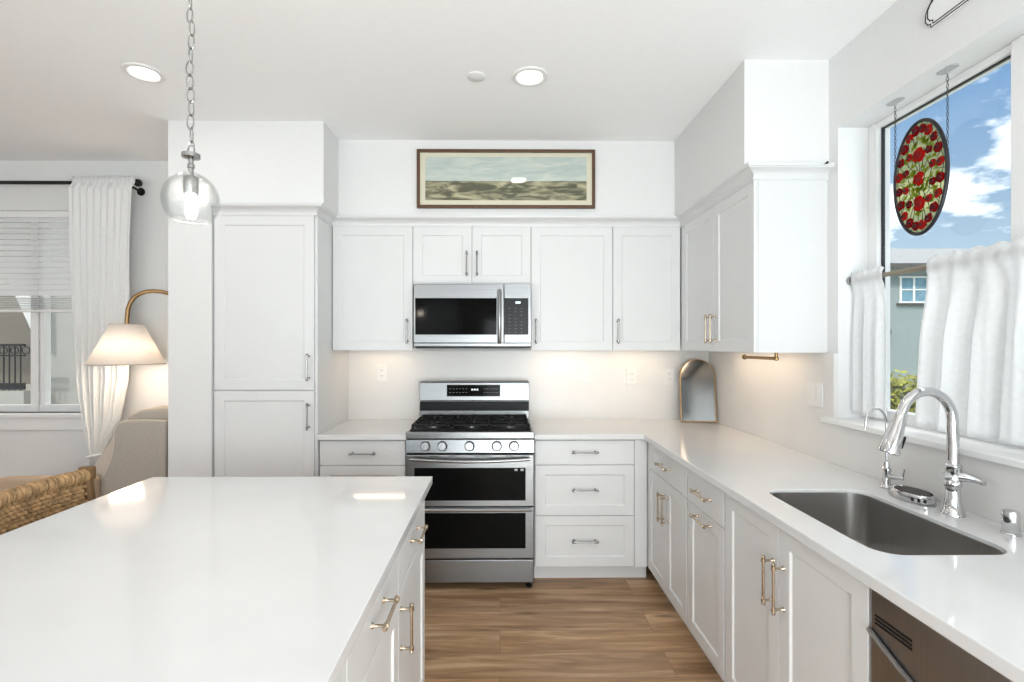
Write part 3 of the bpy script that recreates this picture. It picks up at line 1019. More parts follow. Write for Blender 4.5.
# ------------------------------------------------------------------ sink
def loft(bm, loops):
    rings = [[bm.verts.new(p) for p in L] for L in loops]
    n = len(rings[0])
    for A, B in zip(rings, rings[1:]):
        for i in range(n):
            bm.faces.new((A[i], A[(i + 1) % n], B[(i + 1) % n], B[i]))
    return rings
t = thing('sink', 'undermount stainless steel sink set in the right countertop', 'sink', (1.15, 1.55, .69))
b = NB()
def rl(a, z, r):
    return [(x, y, z) for x, y in rrect(SK[0] + a, SK[1] - a, SK[2] + a, SK[3] - a, r, 7)]
R = loft(b, [rl(.0015, CT - .009, .065), rl(.0035, CT - .010, .063), rl(.005, CT - CTH - .01, .06), rl(.008, .735, .06), rl(.014, .712, .058), rl(.030, .696, .055), rl(.055, .690, .05)])
b.faces.new(R[-1])
bowl = obj('bowl', b, SINKM, t, smooth=True)
obj('drain', lathe(NB(), [(.045, .6905), (.045, .693), (.038, .6935), (.034, .690), (0, .690)], T(1.2, 1.55, 0)), CHROME, t, smooth=True)

# ------------------------------------------------------------------ faucet and its neighbours
FX, FY = 1.425, 1.560
t = thing('kitchen_faucet', 'tall chrome gooseneck pull-down faucet behind the sink', 'faucet', (FX, FY, CT))
obj('base', lathe(NB(), [(.031, 0), (.031, .005), (.028, .010), (.026, .012), (.0215, .040), (.0185, .075), (.0185, .085), (.022, .090), (.022, .103), (.0195, .107), (.0195, .140), (.0225, .145), (.0225, .156), (.0175, .160), (.0155, .172), (0, .172)], T(FX, FY, CT), 28), CHROME, t, smooth=True)
b = NB()
pts = [(FX, FY, CT + .165), (FX, FY, CT + .21), (FX - .002, FY, CT + .27)]
cx, cz, rad = FX - .084, CT + .295, .082
for i in range(0, 13):
    a = math.radians(0 + 166 * i / 12)
    pts.append((cx + rad * math.cos(a), FY, cz + rad * 1.12 * math.sin(a)))
tube(b, pts, [.0158] * 3 + [.0152 - .001 * i / 12 for i in range(13)], 16)
obj('spout', b, CHROME, t, smooth=True)
tip = Vector(pts[-1])
dirv = (Vector(pts[-1]) - Vector(pts[-2])).normalized()
up = -dirv
uu = Vector((0, 1, 0))
R = frm(tip, uu, up.cross(uu), up)
sp_ = obj('spray_head', lathe(NB(), [(0, -.132), (.025, -.132), (.0285, -.129), (.029, -.121), (.0235, -.070), (.0185, -.025), (.0175, -.004), (.0155, .0), (.0140, .004)], R, 24, False), CHROME, t, smooth=True)
b = NB()
box(b, -.009, .009, -.0335, -.020, -.105, -.065, R)
obj('spray_button', b, BLACK, sp_, bevel=0.003, label='black spray button')
b = NB()
hp = catmull([(FX + .005, FY, CT + .120), (FX + .018, FY - .02, CT + .123), (FX + .030, FY - .04, CT + .120), (FX + .036, FY - .056, CT + .116), (FX + .038, FY - .064, CT + .115)], 6)
n_ = len(hp)
tube(b, hp, [.020 - .0115 * min(1, i / (n_ * .7)) for i in range(n_)], 12)
tube(b, [(FX - .034, FY, CT + .122), (FX, FY, CT + .122)], [.010, .016], 12)
obj('lever', b, CHROME, t, smooth=True)

wx, wy = 1.440, 1.850
t = thing('filter_tap', 'slim chrome filtered-water tap with a thin curved spout, left of the main faucet', 'faucet', (wx, wy, CT))
obj('base', lathe(NB(), [(.020, 0), (.020, .006), (.015, .010), (.013, .018), (.0125, .060), (.016, .064), (.016, .074), (.010, .080), (.008, .098), (0, .098)], T(wx, wy, CT), 20), CHROME, t, smooth=True)
b = NB()
pts = [(wx, wy, CT + .09), (wx, wy, CT + .20)]
for i in range(0, 13):
    a = math.radians(175 * i / 12)
    pts.append((wx - .044 + .044 * math.cos(a), wy - .012 * i / 12, CT + .235 + .062 * math.sin(a)))
pts.append((wx - .091, wy - .013, CT + .222))
tube(b, pts, .0045, 10)
obj('spout', b, CHROME, t, smooth=True)
b = NB()
tube(b, [(wx, wy, CT + .045), (wx + .018, wy - .03, CT + .045), (wx + .024, wy - .048, CT + .047)], [.010, .008, .006], 10)
tube(b, [(wx + .022, wy - .045, CT + .040), (wx + .026, wy - .050, CT + .082)], [.0035, .003], 8)
obj('lever', b, CHROME, t, smooth=True)

t = thing('soap_dish', 'low oval chrome dish with a dark top beside the faucet base', 'dish', (1.425, 1.715, CT))
obj('rim', lathe(NB(), [(.072, .0005), (.076, .004), (.078, .026), (.074, .031), (.068, .030), (.066, .020), (0, .018)], T(1.425, 1.715, CT), 32, True, .62, 1.0), CHROME, t, smooth=True)
obj('pad', lathe(NB(), [(.064, .0185), (.064, .026), (.058, .031), (0, .033)], T(1.425, 1.715, CT), 28, True, .62, 1.0), SOIL, t, smooth=True, label='dark scrubbing pad')
b = NB()
for i in range(3):
    a = math.radians(216 + i * 16)
    px_, py_ = 1.425 + .0775 * .62 * math.cos(a) * 1.0, 1.715 + .0775 * math.sin(a)
    R = T(px_, py_, CT + .015) @ Matrix.Rotation(a, 4, 'Z')
    box(b, -.002, .0015, -.004, .004, -.006, .006, R)
obj('slots', b, BLACK, t)

t = thing('air_gap', 'short chrome cylinder air gap on the counter right of the faucet', 'air gap', (1.440, 1.397, CT))
obj('cap', lathe(NB(), [(.019, .006), (.020, .008), (.020, .058), (.0185, .065), (.015, .067), (0, .067)], T(1.440, 1.397, CT), 28), CHROME, t, smooth=True)
obj('collar', lathe(NB(), [(.0225, 0), (.0225, .003), (.020, .006), (0, .006)], T(1.440, 1.397, CT), 28), CHROME, t, smooth=True)

# ------------------------------------------------------------------ arched mirror in the corner
t = thing('arched_mirror', 'small arched brass-framed mirror leaning in the counter corner', 'mirror', (1.371, 3.438, CT + .002), rotz=math.radians(-4))
t.rotation_euler = (math.radians(-7), 0, math.radians(-6))
def arch(w, h, n=14, r=None):
    r = w / 2
    pts = [(-w / 2, 0), (w / 2, 0)]
    for i in range(n + 1):
        a = PI * i / n
        pts.append((r * math.cos(a), h - r + r * math.sin(a)))
    return pts
MV = frm((0, 0, 0), (1, 0, 0), (0, 0, 1), (0, -1, 0))
b = NB()
o_ = [b.verts.new(MV @ Vector((u, v, -.012))) for u, v in arch(.240, .435)]
o2 = [b.verts.new(MV @ Vector((u, v, .010))) for u, v in arch(.240, .435)]
i2 = [b.verts.new(MV @ Vector((u, v + .007, .010))) for u, v in arch(.226, .421)]
i1 = [b.verts.new(MV @ Vector((u, v + .007, -.012))) for u, v in arch(.226, .421)]
n = len(o_)
for A, B in ((o_, o2), (o2, i2), (i2, i1), (i1, o_)):
    for i in range(n):
        b.faces.new((A[i], A[(i + 1) % n], B[(i + 1) % n], B[i]))
obj('frame', b, BRASS, t, local=True, bevel=0.002)
obj('glass', prism(NB(), [(u, v + .0075) for u, v in arch(.225, .420)], -.008, .002, MV), MIRROR, t, local=True)

# ------------------------------------------------------------------ brass paper towel bar under the right cabinet
t = thing('paper_towel_holder', 'brass paper towel bar mounted under the right upper cabinet', 'holder', (1.31, 2.5, UB))
b = NB()
tube(b, [(1.31, 2.36, UB - .028), (1.31, 2.66, UB - .028)], .0085, 12)
sph(b, (1.31, 2.667, UB - .028), .014, 12, 8)
obj('bar', b, BRASS, t, smooth=True)
b = NB()
lathe(b, [(.020, .0175), (.020, .012), (.008, .008), (.008, -.022), (.012, -.026), (.012, -.034), (0, -.040)], T(1.31, 2.36, UB), 16)
obj('bracket', b, BRASS, t, smooth=True)

# ------------------------------------------------------------------ outlets and switches
def plate(label, M, kind, w=.072):
    t = thing('wall_outlet' if kind == 'outlet' else 'wall_switch', label, 'outlet' if kind == 'outlet' else 'switch', M.to_translation(), group='cover plates on the backsplash')
    h = .116
    obj('cover_plate', prism(NB(), rrect(-w / 2, w / 2, -h / 2, h / 2, .006, 3), .0006, .006, M), PLASTIC, t, bevel=0.0015)
    if kind == 'outlet':
        for s in (-1, 1):
            f_ = obj('socket', prism(NB(), rrect(-.017, .017, s * .020 - .015, s * .020 + .015, .008, 4), .004, .0072, M), PLASTIC, t)
            b = NB()
            for x in (-.007, .007):
                box(b, x - .0012, x + .0012, s * .020 - .003, s * .020 + .006, .007, .0076, M)
            obj('slots', b, SLOT, f_)
    else:
        n = 2 if w > .1 else 1
        for i in range(n):
            cx = (i - (n - 1) / 2) * .046
            obj('rocker', prism(NB(), [(cx - .016, -.033), (cx + .016, -.033), (cx + .016, .033), (cx - .016, .033)], .005, .0085, M), PLASTIC, t, bevel=0.001)
    return t
yw = YB - .020
def bw(px, py):
    return frm(((px - 500) * yw / 500, yw, 1.44 - (py - 345) * yw / 500), (1, 0, 0), (0, 0, 1), (0, -1, 0))
plate('white outlet on the backsplash between the pantry and the range', bw(382, 373), 'outlet')
plate('white rocker switch on the backsplash just right of the range', bw(584.8, 374.4), 'switch')
plate('white outlet on the backsplash midway between range and corner mirror', bw(631.6, 377), 'outlet')
plate('white outlet on the backsplash just left of the arched mirror', bw(669.5, 376.5), 'outlet')
plate('white double rocker switch plate on the right wall beside the sink window', frm((bsx + .0005, 2.365, 1.207), (0, -1, 0), (0, 0, 1), (-1, 0, 0)), 'switch', .116)

# ------------------------------------------------------------------ picture on the soffit
PX0, PX1, PZ0, PZ1, PY = -.532, .610, 2.316, 2.692, 3.218
pc = ((PX0 + PX1) / 2, PY, (PZ0 + PZ1) / 2)
t = thing('framed_picture', 'wide framed landscape print on the wall above the microwave cabinet', 'picture', pc)
b = NB()
fw = .020
box(b, PX0, PX1, PY - .024, PY - .001, PZ0, PZ0 + fw)
box(b, PX0, PX1, PY - .024, PY - .001, PZ1 - fw, PZ1)
box(b, PX0, PX0 + fw, PY - .024, PY - .001, PZ0 + fw, PZ1 - fw)
box(b, PX1 - fw, PX1, PY - .024, PY - .001, PZ0 + fw, PZ1 - fw)
obj('frame', b, WOODF, t, bevel=0.003, label='dark walnut frame')
obj('mat_board', bx(PX0 + fw, PX1 - fw, PY - .012, PY - .002, PZ0 + fw, PZ1 - fw), MATB, t, label='cream mat board')
obj('print', bx(PX0 + .054, PX1 - .054, PY - .0135, PY - .0122, PZ0 + .052, PZ1 - .046), PRINT, t, loc=pc, label='landscape of pale sky over olive hills')
obj('glass', bx(PX0 + fw, PX1 - fw, PY - .018, PY - .0165, PZ0 + fw, PZ1 - fw), PANE, t)

# ------------------------------------------------------------------ ceiling lights
def spot(parent, loc, power, color=(1, .99, .98), size=1.9):
    l = bpy.data.lights.new('lamp', 'AREA')
    l.shape = 'DISK'
    l.size = .11
    l.energy = power
    l.color = color
    o = bpy.data.objects.new('lamp', l)
    o.location = Vector(loc) - wloc(parent)
    o.parent = parent
    COL.objects.link(o)
def downlight(x, y, label, power):
    t = thing('recessed_light', label, 'ceiling light', (x, y, H), group='recessed ceiling lights')
    obj('trim_ring', lathe(NB(), [(.060, -.004), (.068, -.010), (.086, -.008), (.091, -.0005), (.060, -.0005)], T(x, y, H), 32, False), PLASTIC, t, smooth=True)
    obj('lens', lathe(NB(), [(0, -.0045), (.059, -.0045), (.059, -.001), (0, -.001)], T(x, y, H), 32, False), LED, t)
    spot(t, (x, y, H - .016), power)
CANP = 1.0
downlight(-1.72, 2.43, 'round recessed ceiling light left of the pendant chain', CANP)
downlight(.147, 2.448, 'round recessed ceiling light above the range', CANP)
for x, y, l in ((-1.72, .2, 'added unseen ceiling light over the near left of the island, behind the camera view'), (.147, .2, 'added unseen ceiling light above the near end of the aisle'),
                (-1.72, -1.1, 'added unseen ceiling light in the rear left of the room'), (.147, -1.1, 'added unseen ceiling light by the rear sliding door'), (-3.3, 1.6, 'added unseen ceiling light over the living area')):
    downlight(x, y, l, CANP)  # these lights are out of view, added for extra brightness
t = tag(obj('sprinkler_cover', lathe(NB(), [(.044, -.0005), (.044, -.006), (.040, -.009), (0, -.010)], T(-.117, 2.448, H), 24), PLASTIC, loc=(-.117, 2.448, H), smooth=True), 'small round white sprinkler cover on the ceiling left of the light', 'sprinkler cover')

# ------------------------------------------------------------------ pendant lamp
px_, py_ = -.799, 1.300
t = thing('pendant_lamp', 'clear glass globe pendant hanging on a chain over the island', 'pendant lamp', (px_, py_, 1.75))
obj('canopy', lathe(NB(), [(.062, H - .0005), (.062, H - .012), (.050, H - .026), (.010, H - .032), (0, H - .032)], T(px_, py_, 0), 28), SILVER, t, smooth=True)
z = H - .030
k = 0
while z > 1.955:
    b = NB()
    L, Wd = .040, .0085
    pts = []
    tilt = random.uniform(-.35, .35) + (k % 2) * PI / 2
    lean = random.uniform(-.004, .004)
    for i in range(16):
        a = 2 * PI * i / 16
        u = Wd * math.cos(a)
        v = (L / 2) * math.sin(a)
        pts.append((px_ + lean + u * math.cos(tilt), py_ + u * math.sin(tilt), z - L / 2 + v))
    tube(b, pts, .0019, 6, closed=True)
    obj('chain_link', b, SILVER, t, smooth=True)
    z -= .0345
    k += 1
topz = 1.948
b = NB()
tube(b, [(px_ + .009 * math.cos(a_ * PI / 8), py_, topz - .004 + .012 * math.sin(a_ * PI / 8)) for a_ in range(16)], .0022, 8, closed=True)
lathe(b, [(.004, -.008), (.0215, -.014), (.0215, -.024), (.006, -.027), (.006, -.040), (.0085, -.042), (.0085, -.050), (.006, -.052), (.006, -.070), (.017, -.074), (.0175, -.112), (.0155, -.118), (0, -.118)], T(px_, py_, topz), 24)
obj('socket', b, SILVER, t, smooth=True)
gz = 1.814
gp = []
for i in range(15):
    a = math.radians(24 + (138 - 24) * i / 14)
    gp.append((.0650 * math.sin(a), .070 * math.cos(a)))
gp = [(.018, .068)] + gp
b = lathe(NB(), gp, T(px_, py_, gz), 36, False)
obj('globe', b, SEED, t, smooth=True, solid=.003, label='clear seeded glass globe')
b = lathe(NB(), [(.0, -.058), (.008, -.057), (.0125, -.050), (.0145, -.034), (.0125, -.014), (.0115, .004), (.0115, .016), (0, .016)], T(px_, py_, gz + .010), 20)
obj('bulb', b, BULB, t, smooth=True, label='glowing bulb')
l = bpy.data.lights.new('bulb_light', 'POINT')
l.energy = 5
l.color = (1, .9, .75)
l.shadow_soft_size = .03
o = bpy.data.objects.new('bulb_light', l)
o.parent = t
o.location = Vector((px_, py_, gz - .05)) - Vector((px_, py_, 1.75))
COL.objects.link(o)

# ------------------------------------------------------------------ under-cabinet lighting
def ucl(label, x0, x1, y0, y1, power):
    z = UB + .0175
    cx, cy = (x0 + x1) / 2, (y0 + y1) / 2
    t = thing('under_cabinet_light', label, 'light strip', (cx, cy, z), group='light strips under the upper cabinets')
    obj('housing', bx(x0, x1, y0, y1, z - .008, z - .0005), PLASTIC, t, bevel=0.002)
    obj('diffuser', bx(x0 + .006, x1 - .006, y0 + .004, y1 - .004, z - .0095, z - .0082), UCL, t)
    l = bpy.data.lights.new('strip_light', 'AREA')
    l.shape = 'RECTANGLE'
    l.size, l.size_y = x1 - x0, y1 - y0
    l.energy = power
    l.color = (1, .74, .50)
    o = bpy.data.objects.new('strip_light', l)
    o.parent = t
    o.location = (0, 0, -.012)
    COL.objects.link(o)
ucl('warm light strip under the upper cabinet left of the microwave', -1.0, -.65, 3.42, 3.45, 0.31)
ucl('warm light strip under the upper cabinet right of the microwave', .27, .67, 3.42, 3.45, 0.37)
ucl('warm light strip under the corner upper cabinet', .80, 1.12, 3.42, 3.45, 0.34)
ucl('warm light strip under the right wall upper cabinet', 1.36, 1.39, 2.45, 3.15, 0.74)

# ------------------------------------------------------------------ cafe curtains, rod
CX, CZ = 1.577, 1.728
t = thing('curtain_rod', 'thin brushed nickel cafe curtain rod across the sink window', 'curtain rod', (CX, RY1, CZ))
b = NB()
tube(b, [(CX, RY0 + .002, CZ), (CX, RY1 - .002, CZ)], .0095, 12)
obj('rod', b, RODM, t, smooth=True)
for ya, yb in ((RY1 - .001, RY1 - .016), (RY0 + .001, RY0 + .016)):
    obj('end_cap', tube(NB(), [(CX, ya, CZ), (CX, yb, CZ)], [.021, .019], 16), SILVER, t, smooth=True)
def cafe(name, label, y0, y1, z1, folds, amp, seed, edge=0.0, bulge=.0):
    """gathered panel on the rod; y0 > y1"""
    rnd = random.Random(seed)
    nu, nv = int(folds * 14), 26
    ph = [rnd.uniform(0, 6.28) for _ in range(4)]
    bm = NB()
    rows = []
    for j in range(nv + 1):
        v = j / nv
        z = (CZ + .030) * (1 - v) + z1 * v
        row = []
        for i in range(nu + 1):
            u = i / nu
            y = y0 + (y1 - y0) * u
            y += edge * v * (1 - u)
            if j <= 4:                                  # rod pocket and ruffle
                zz = CZ + .034 - j * .017
                w = amp * .20 * math.sin(u * folds * 2 * PI * 2 + ph[0])
                off = {0: .004, 1: .0125, 2: .0135, 3: .0125, 4: .006}[j]
                x = CX - off + w * .5 * (1 if j != 2 else .4)
                zz += .005 * math.sin(u * folds * 9 + ph[2]) * (1 if j == 0 else .2)
                z = zz
            else:
                g = min(1, v * 2.2)
                w = 1.35 * amp * g * (math.sin(u * folds * 2 * PI + ph[1] + .5 * math.sin(v * 2 + ph[3])) + .35 * math.sin(u * folds * 4.4 * PI + ph[2]))
                w += amp * .22 * (1 - g) * math.sin(u * folds * 4 * PI + ph[0])
                x = CX + .004 + w
            row.append(bm.verts.new((x, y, z)))
        rows.append(row)
    for j in range(nv):
        for i in range(nu):
            bm.faces.new((rows[j][i], rows[j][i + 1], rows[j + 1][i + 1], rows[j + 1][i]))
    o = obj(name, bm, CURT, loc=(CX, (y0 + y1) / 2, z1), smooth=True, solid=.0016)
    tag(o, label, 'curtain', 'white cafe curtains on the sink window')
    return o
cafe('cafe_curtain', 'narrow white cafe curtain at the left end of the window rod', RY1 - .020, 2.035, 1.135, 3, .010, 3)
cafe('cafe_curtain', 'wide white cafe curtain filling the right part of the sink window', 1.815, .97, 1.135, 8, .0165, 5, edge=.045)

# ------------------------------------------------------------------ hanging stained glass oval
gx, gy, gz_ = 1.584, 1.873, 2.072
A_, B_ = .117, .212
t = thing('stained_glass_panel', 'oval stained glass panel of red roses hanging on chains in the sink window', 'stained glass', (gx, gy, gz_))
MG = frm((gx, gy, gz_), (0, -1, 0), (0, 0, 1), (-1, 0, 0))
def gpt(u, v, n=0):
    return MG @ Vector((u, v, n))
b = NB()
tube(b, [gpt(A_ * math.cos(2 * PI * i / 64), B_ * math.sin(2 * PI * i / 64)) for i in range(64)], .0068, 10, closed=True)
obj('frame', b, LEAD, t, smooth=True, label='dark oval frame')
obj('pale_glass', prism(NB(), [((A_ - .003) * math.cos(2 * PI * i / 48), (B_ - .003) * math.sin(2 * PI * i / 48)) for i in range(48)], -.0015, .0015, MG), PALEG, t)
b = NB()
for i in range(30):
    a = 2 * PI * i / 30
    s = .45 + .25 * random.random()
    a2 = a + random.uniform(-.12, .12)
    tube(b, [gpt(A_ * s * math.cos(a2), B_ * s * math.sin(a2), .002), gpt(A_ * .97 * math.cos(a), B_ * .97 * math.sin(a), .002)], .0011, 6)
for i in range(14):
    a = 2 * PI * i / 14 + .1
    tube(b, [gpt(A_ * .1 * math.cos(a), B_ * .1 * math.sin(a), .002), gpt(A_ * .55 * math.cos(a + .2), B_ * .5 * math.sin(a + .2), .002)], .0011, 6)
for q in (.42, .86):
    tube(b, [gpt(A_ * (q + .04 * math.sin(7 * 2 * PI * i / 64)) * math.cos(2 * PI * i / 64), B_ * (q + .03 * math.cos(9 * 2 * PI * i / 64)) * math.sin(2 * PI * i / 64), .002) for i in range(64)], .0011, 6, closed=True)
obj('lead_lines', b, LEAD, t)
def rose(u, v, r, m):
    bm = NB()
    for k in range(6):
        a = 2 * PI * k / 6 + random.random()
        c = gpt(u + .62 * r * math.cos(a), v + .62 * r * math.sin(a), .003)
        lathe(bm, [(0, 0), (r * .52, 0), (r * .50, .0020), (0, .0030)], frm(c, (0, -1, 0), (0, 0, 1), (-1, 0, 0)), 10, False)
    for k in range(4):
        a = 2 * PI * k / 4 + random.random()
        c = gpt(u + .28 * r * math.cos(a), v + .28 * r * math.sin(a), .0055)
        lathe(bm, [(0, 0), (r * .36, 0), (r * .34, .0018), (0, .0026)], frm(c, (0, -1, 0), (0, 0, 1), (-1, 0, 0)), 9, False)
    ro = obj('rose', bm, m, t, smooth=True)
    bm = NB()
    for rr, n0 in ((r * 1.0, .0035), (r * .52, .0085), (r * .22, .0095)):
        w_ = random.random() * 6
        tube(bm, [gpt(u + rr * (1 + .10 * math.sin(5 * 2 * PI * i / 24 + w_)) * math.cos(2 * PI * i / 24), v + rr * (1 + .10 * math.sin(5 * 2 * PI * i / 24 + w_)) * math.sin(2 * PI * i / 24), n0) for i in range(24)], .0009 if rr < r else .0011, 5, closed=True)
    obj('rose_outline', bm, LEAD, ro)
for v, r in ((.085, .026), (-.005, .024), (-.098, .026)):
    rose(0, v, r, REDG)
for i in range(20):
    a = 2 * PI * (i + .5) / 20
    rose(A_ * .80 * math.cos(a), B_ * .86 * math.sin(a), .0175 if i % 2 else .0155, DREDG if i % 3 else REDG)
for i in range(12):
    a = 2 * PI * (i + .5) / 12
    if abs(math.cos(a)) > .3:
        rose(A_ * .53 * math.cos(a), B_ * .60 * math.sin(a), .0135, DREDG if i % 2 else REDG)
for i in range(88):
    a = 2 * PI * i / 88 + random.uniform(-.1, .1)
    q = random.choice((.22, .33, .45, .62, .66, .68))
    u, v = A_ * q * math.cos(a), B_ * q * math.sin(a)
    bm = NB()
    d = random.uniform(0, PI)
    L = random.uniform(.011, .018)
    prism(bm, [(u + L * math.cos(d), v + L * math.sin(d)), (u + .4 * L * math.cos(d + PI / 2), v + .4 * L * math.sin(d + PI / 2)), (u - L * math.cos(d), v - L * math.sin(d)), (u - .4 * L * math.cos(d + PI / 2), v - .4 * L * math.sin(d + PI / 2))], .0016, .0032, MG)
    obj('leaf', bm, GREENG, t)
for uh, va in ((-.117, .05), (.117, .05)):
    yh = gy - uh
    hz_ = RZ1
    b = NB()
    prism(b, rrect(-.017, .017, -.034, .034, .012, 4), hz_ - .004, hz_ - .0006, T(gx, yh, 0))
    tube(b, [(gx, yh, hz_ - .003), (gx, yh + .004, hz_ - .012), (gx, yh, hz_ - .020), (gx, yh - .006, hz_ - .015)], .0018, 8)
    obj('hook', b, GREYP, t, smooth=True)
    b = NB()
    z = hz_ - .016
    k = 0
    zend = gz_ + va
    while z > zend:
        tl = (k % 2) * PI / 2 + .4
        tube(b, [(gx + .0032 * math.cos(2 * PI * i / 10) * math.cos(tl), yh + .0032 * math.cos(2 * PI * i / 10) * math.sin(tl), z - .007 + .0075 * math.sin(2 * PI * i / 10)) for i in range(10)], .0010, 5, closed=True)
        z -= .0125
        k += 1
    obj('chain', b, LEAD, t)

# ------------------------------------------------------------------ scalloped plaque on the right wall
t = thing('wall_plaque', 'white scalloped wall plaque with dark outlines above the sink window', 'plaque', (XR, 1.45, 2.55))
MP = frm((XR - .001, 1.738, 2.552), (0, -1, 0), (0, 0, 1), (-1, 0, 0))
Wp = .52
half = [(0.0, .0), (.0, .012), (-.012, .016), (-.022, .03), (-.022, .055), (-.012, .075), (.004, .092), (.012, .112), (.012, .135), (.03, .15), (.06, .158), (.12, .16), (.19, .172), (.26, .185)]
def plq(off):
    base = [Vector((u, v)) for u, v in half]
    pts = base + [Vector((Wp - u, v)) for u, v in reversed(base[:-1])]
    c = Vector((Wp / 2, .09))
    out = []
    for p in pts:
        d = c - p
        out.append((p.x + off * (1 if d.x > 0 else -1) * min(1, abs(d.x) / .1), p.y + off * (1 if d.y > 0 else -1) * min(1, abs(d.y) / .03)))
    return out
obj('panel', prism(NB(), plq(0), 0, .010, MP), TRIM, t)
b = NB()
for off, n0 in ((.0, .010), (.009, .0105)):
    tube(b, [MP @ Vector((u, v, n0)) for u, v in plq(off)], .0020, 6, closed=True)
obj('outline', b, DARKP, t, label='dark outline wire')
b = NB()
tube(b, [MP @ Vector((.075 + .012 * math.cos(a), .070 + .018 * math.sin(a), .0102)) for a in [math.radians(-100 + 20 * i) for i in range(10)]], .0016, 6)
tube(b, [MP @ Vector((.115 + .004 * math.cos(a), .072 + .004 * math.sin(a), .0102)) for a in [math.radians(45 * i) for i in range(8)]], .0016, 6, closed=True)
obj('scroll_mark', b, DARKP, t)
# tiny dark hook on the crown end
t_ = tag(obj('cup_hook', sph(tube(NB(), [(1.474, 2.2555, 2.262), (1.474, 2.243, 2.262)], .0028, 8), (1.474, 2.239, 2.262), .006, 10, 6), DARKP, loc=(1.474, 2.2555, 2.262), smooth=True), 'tiny dark knob at the wall end of the right cabinet crown', 'hook')

# ------------------------------------------------------------------ living room corner: blind, rod, sheer curtain
t = thing('window_blind', 'white horizontal slat blind half lowered over the living room window', 'blind', (-3.34, YB + .03, WZ1))
yb0 = YB + .022
obj('headrail', bx(WX0 + .01, WX1 - .01, YB + .002, YB + .05, WZ1 - .048, WZ1 - .002), TRIM, t, bevel=0.003)
b = NB()
zz = WZ1 - .060
while zz > 1.80:
    R = T(0, yb0, zz) @ Matrix.Rotation(math.radians(58), 4, 'X')
    box(b, WX0 + .015, WX1 - .015, -.024, .024, -.0014, .0014, R)
    zz -= .0405
obj('slats', b, TRIM, t)
b = NB()
for k in range(7):
    box(b, WX0 + .015, WX1 - .015, yb0 - .024, yb0 + .024, 1.700 + k * .0125, 1.7035 + k * .0125)
obj('stacked_slats', b, TRIM, t)
obj('bottom_rail', bx(WX0 + .015, WX1 - .015, yb0 - .026, yb0 + .026, 1.676, 1.694), TRIM, t, bevel=0.003)
b = NB()
for x in (-3.70, -3.30, -2.98):
    for dy in (-.027, .027):
        tube(b, [(x, yb0 + dy, 1.69), (x, yb0 + dy, WZ1 - .04)], .0012, 6)
obj('cords', b, TRIM, t)
RDY, RDZ = 3.492, 2.565
t = thing('curtain_rod', 'black curtain rod above the living room window', 'curtain rod', (-3.3, RDY, RDZ))
obj('rod', tube(NB(), [(-4.25, RDY, RDZ), (-2.54, RDY, RDZ)], .0125, 14), DARKP, t, smooth=True)
b = NB()
lathe(b, [(0, 0), (.013, 0), (.016, .006), (.024, .016), (.027, .030), (.022, .044), (0, .050)], frm((-2.54, RDY, RDZ), (0, 1, 0), (0, 0, 1), (1, 0, 0)), 16, False)
obj('finial', b, DARKP, t, smooth=True)
b = NB()
tube(b, [(-2.565, RDY, RDZ - .012), (-2.565, RDY, RDZ - .02), (-2.565, YB - .008, RDZ - .03)], .008, 10)
lathe(b, [(0, 0), (.028, 0), (.028, .006), (0, .006)], frm((-2.565, YB - .0015, RDZ - .03), (1, 0, 0), (0, 0, 1), (0, -1, 0)), 16, False)
tube(b, [(-2.565, RDY, RDZ + .016), (-2.565, RDY, RDZ - .022)], .016, 12)
obj('bracket', b, DARKP, t, smooth=True)
# tied-back sheer panel: left and right edge per height
prof = [(1.44 - (py - 345) * 3.44 / 500, (pl - 500) * 3.44 / 500, (pr - 500) * 3.44 / 500) for py, pl, pr in
        ((176, 72, 135), (250, 73, 132), (330, 76, 132), (380, 78, 130), (420, 84, 122), (445, 90, 110), (456, 93, 104), (462, 92, 105), (475, 88, 108), (500, 85, 112), (550, 82, 118))]
def edge_at(z):
    for (za, la, ra), (zb, lb, rb) in zip(prof, prof[1:]):
        if za >= z >= zb:
            f_ = (za - z) / (za - zb)
            f_ = f_
            return la + (lb - la) * f_, ra + (rb - ra) * f_
    return prof[-1][1:]
bm = NB()
rows = []
nv, nu = 60, 110
for j in range(nv + 1):
    z = 2.60 - (2.60 - .05) * j / nv
    l_, r_ = edge_at(z)
    w_ = r_ - l_
    row = []
    for i in range(nu + 1):
        u = i / nu
        amp = .007 + .016 * max(0, min(1, (2.3 - z) * .8))
        amp *= max(.35, min(1, w_ / .4))
        y = RDY - .054 + amp * math.sin(u * 2 * PI * 9 + .6 * math.sin(z * 2)) + amp * .4 * math.sin(u * 2 * PI * 4 + z)
        if z > 2.54:
            y = RDY - .027 + .006 * math.sin(u * 2 * PI * 16)
        row.append(bm.verts.new((l_ + w_ * u, y, z)))
    rows.append(row)
for j in range(nv):
    for i in range(nu):
        bm.faces.new((rows[j][i], rows[j][i + 1], rows[j + 1][i + 1], rows[j + 1][i]))
t = thing('sheer_curtain', 'white sheer curtain tied back beside the living room window', 'curtain', (-2.8, RDY, .03))
obj('panel', bm, SHEER, t, smooth=True, solid=.0015)
b = NB()
tb = [(-2.795 + .028 + .047 * math.cos(a), RDY - .052 + .026 * math.sin(a), .685 + .010 * math.cos(a) - .0) for a in [2 * PI * i / 24 for i in range(24)]]
tube(b, tb, .009, 8, closed=True)
tube(b, [(-2.735, RDY - .047, .69), (-2.68, RDY - .040, .72), (-2.63, RDY - .035, .77)], .008, 8)
obj('tieback', b, SHEER, t, smooth=True)

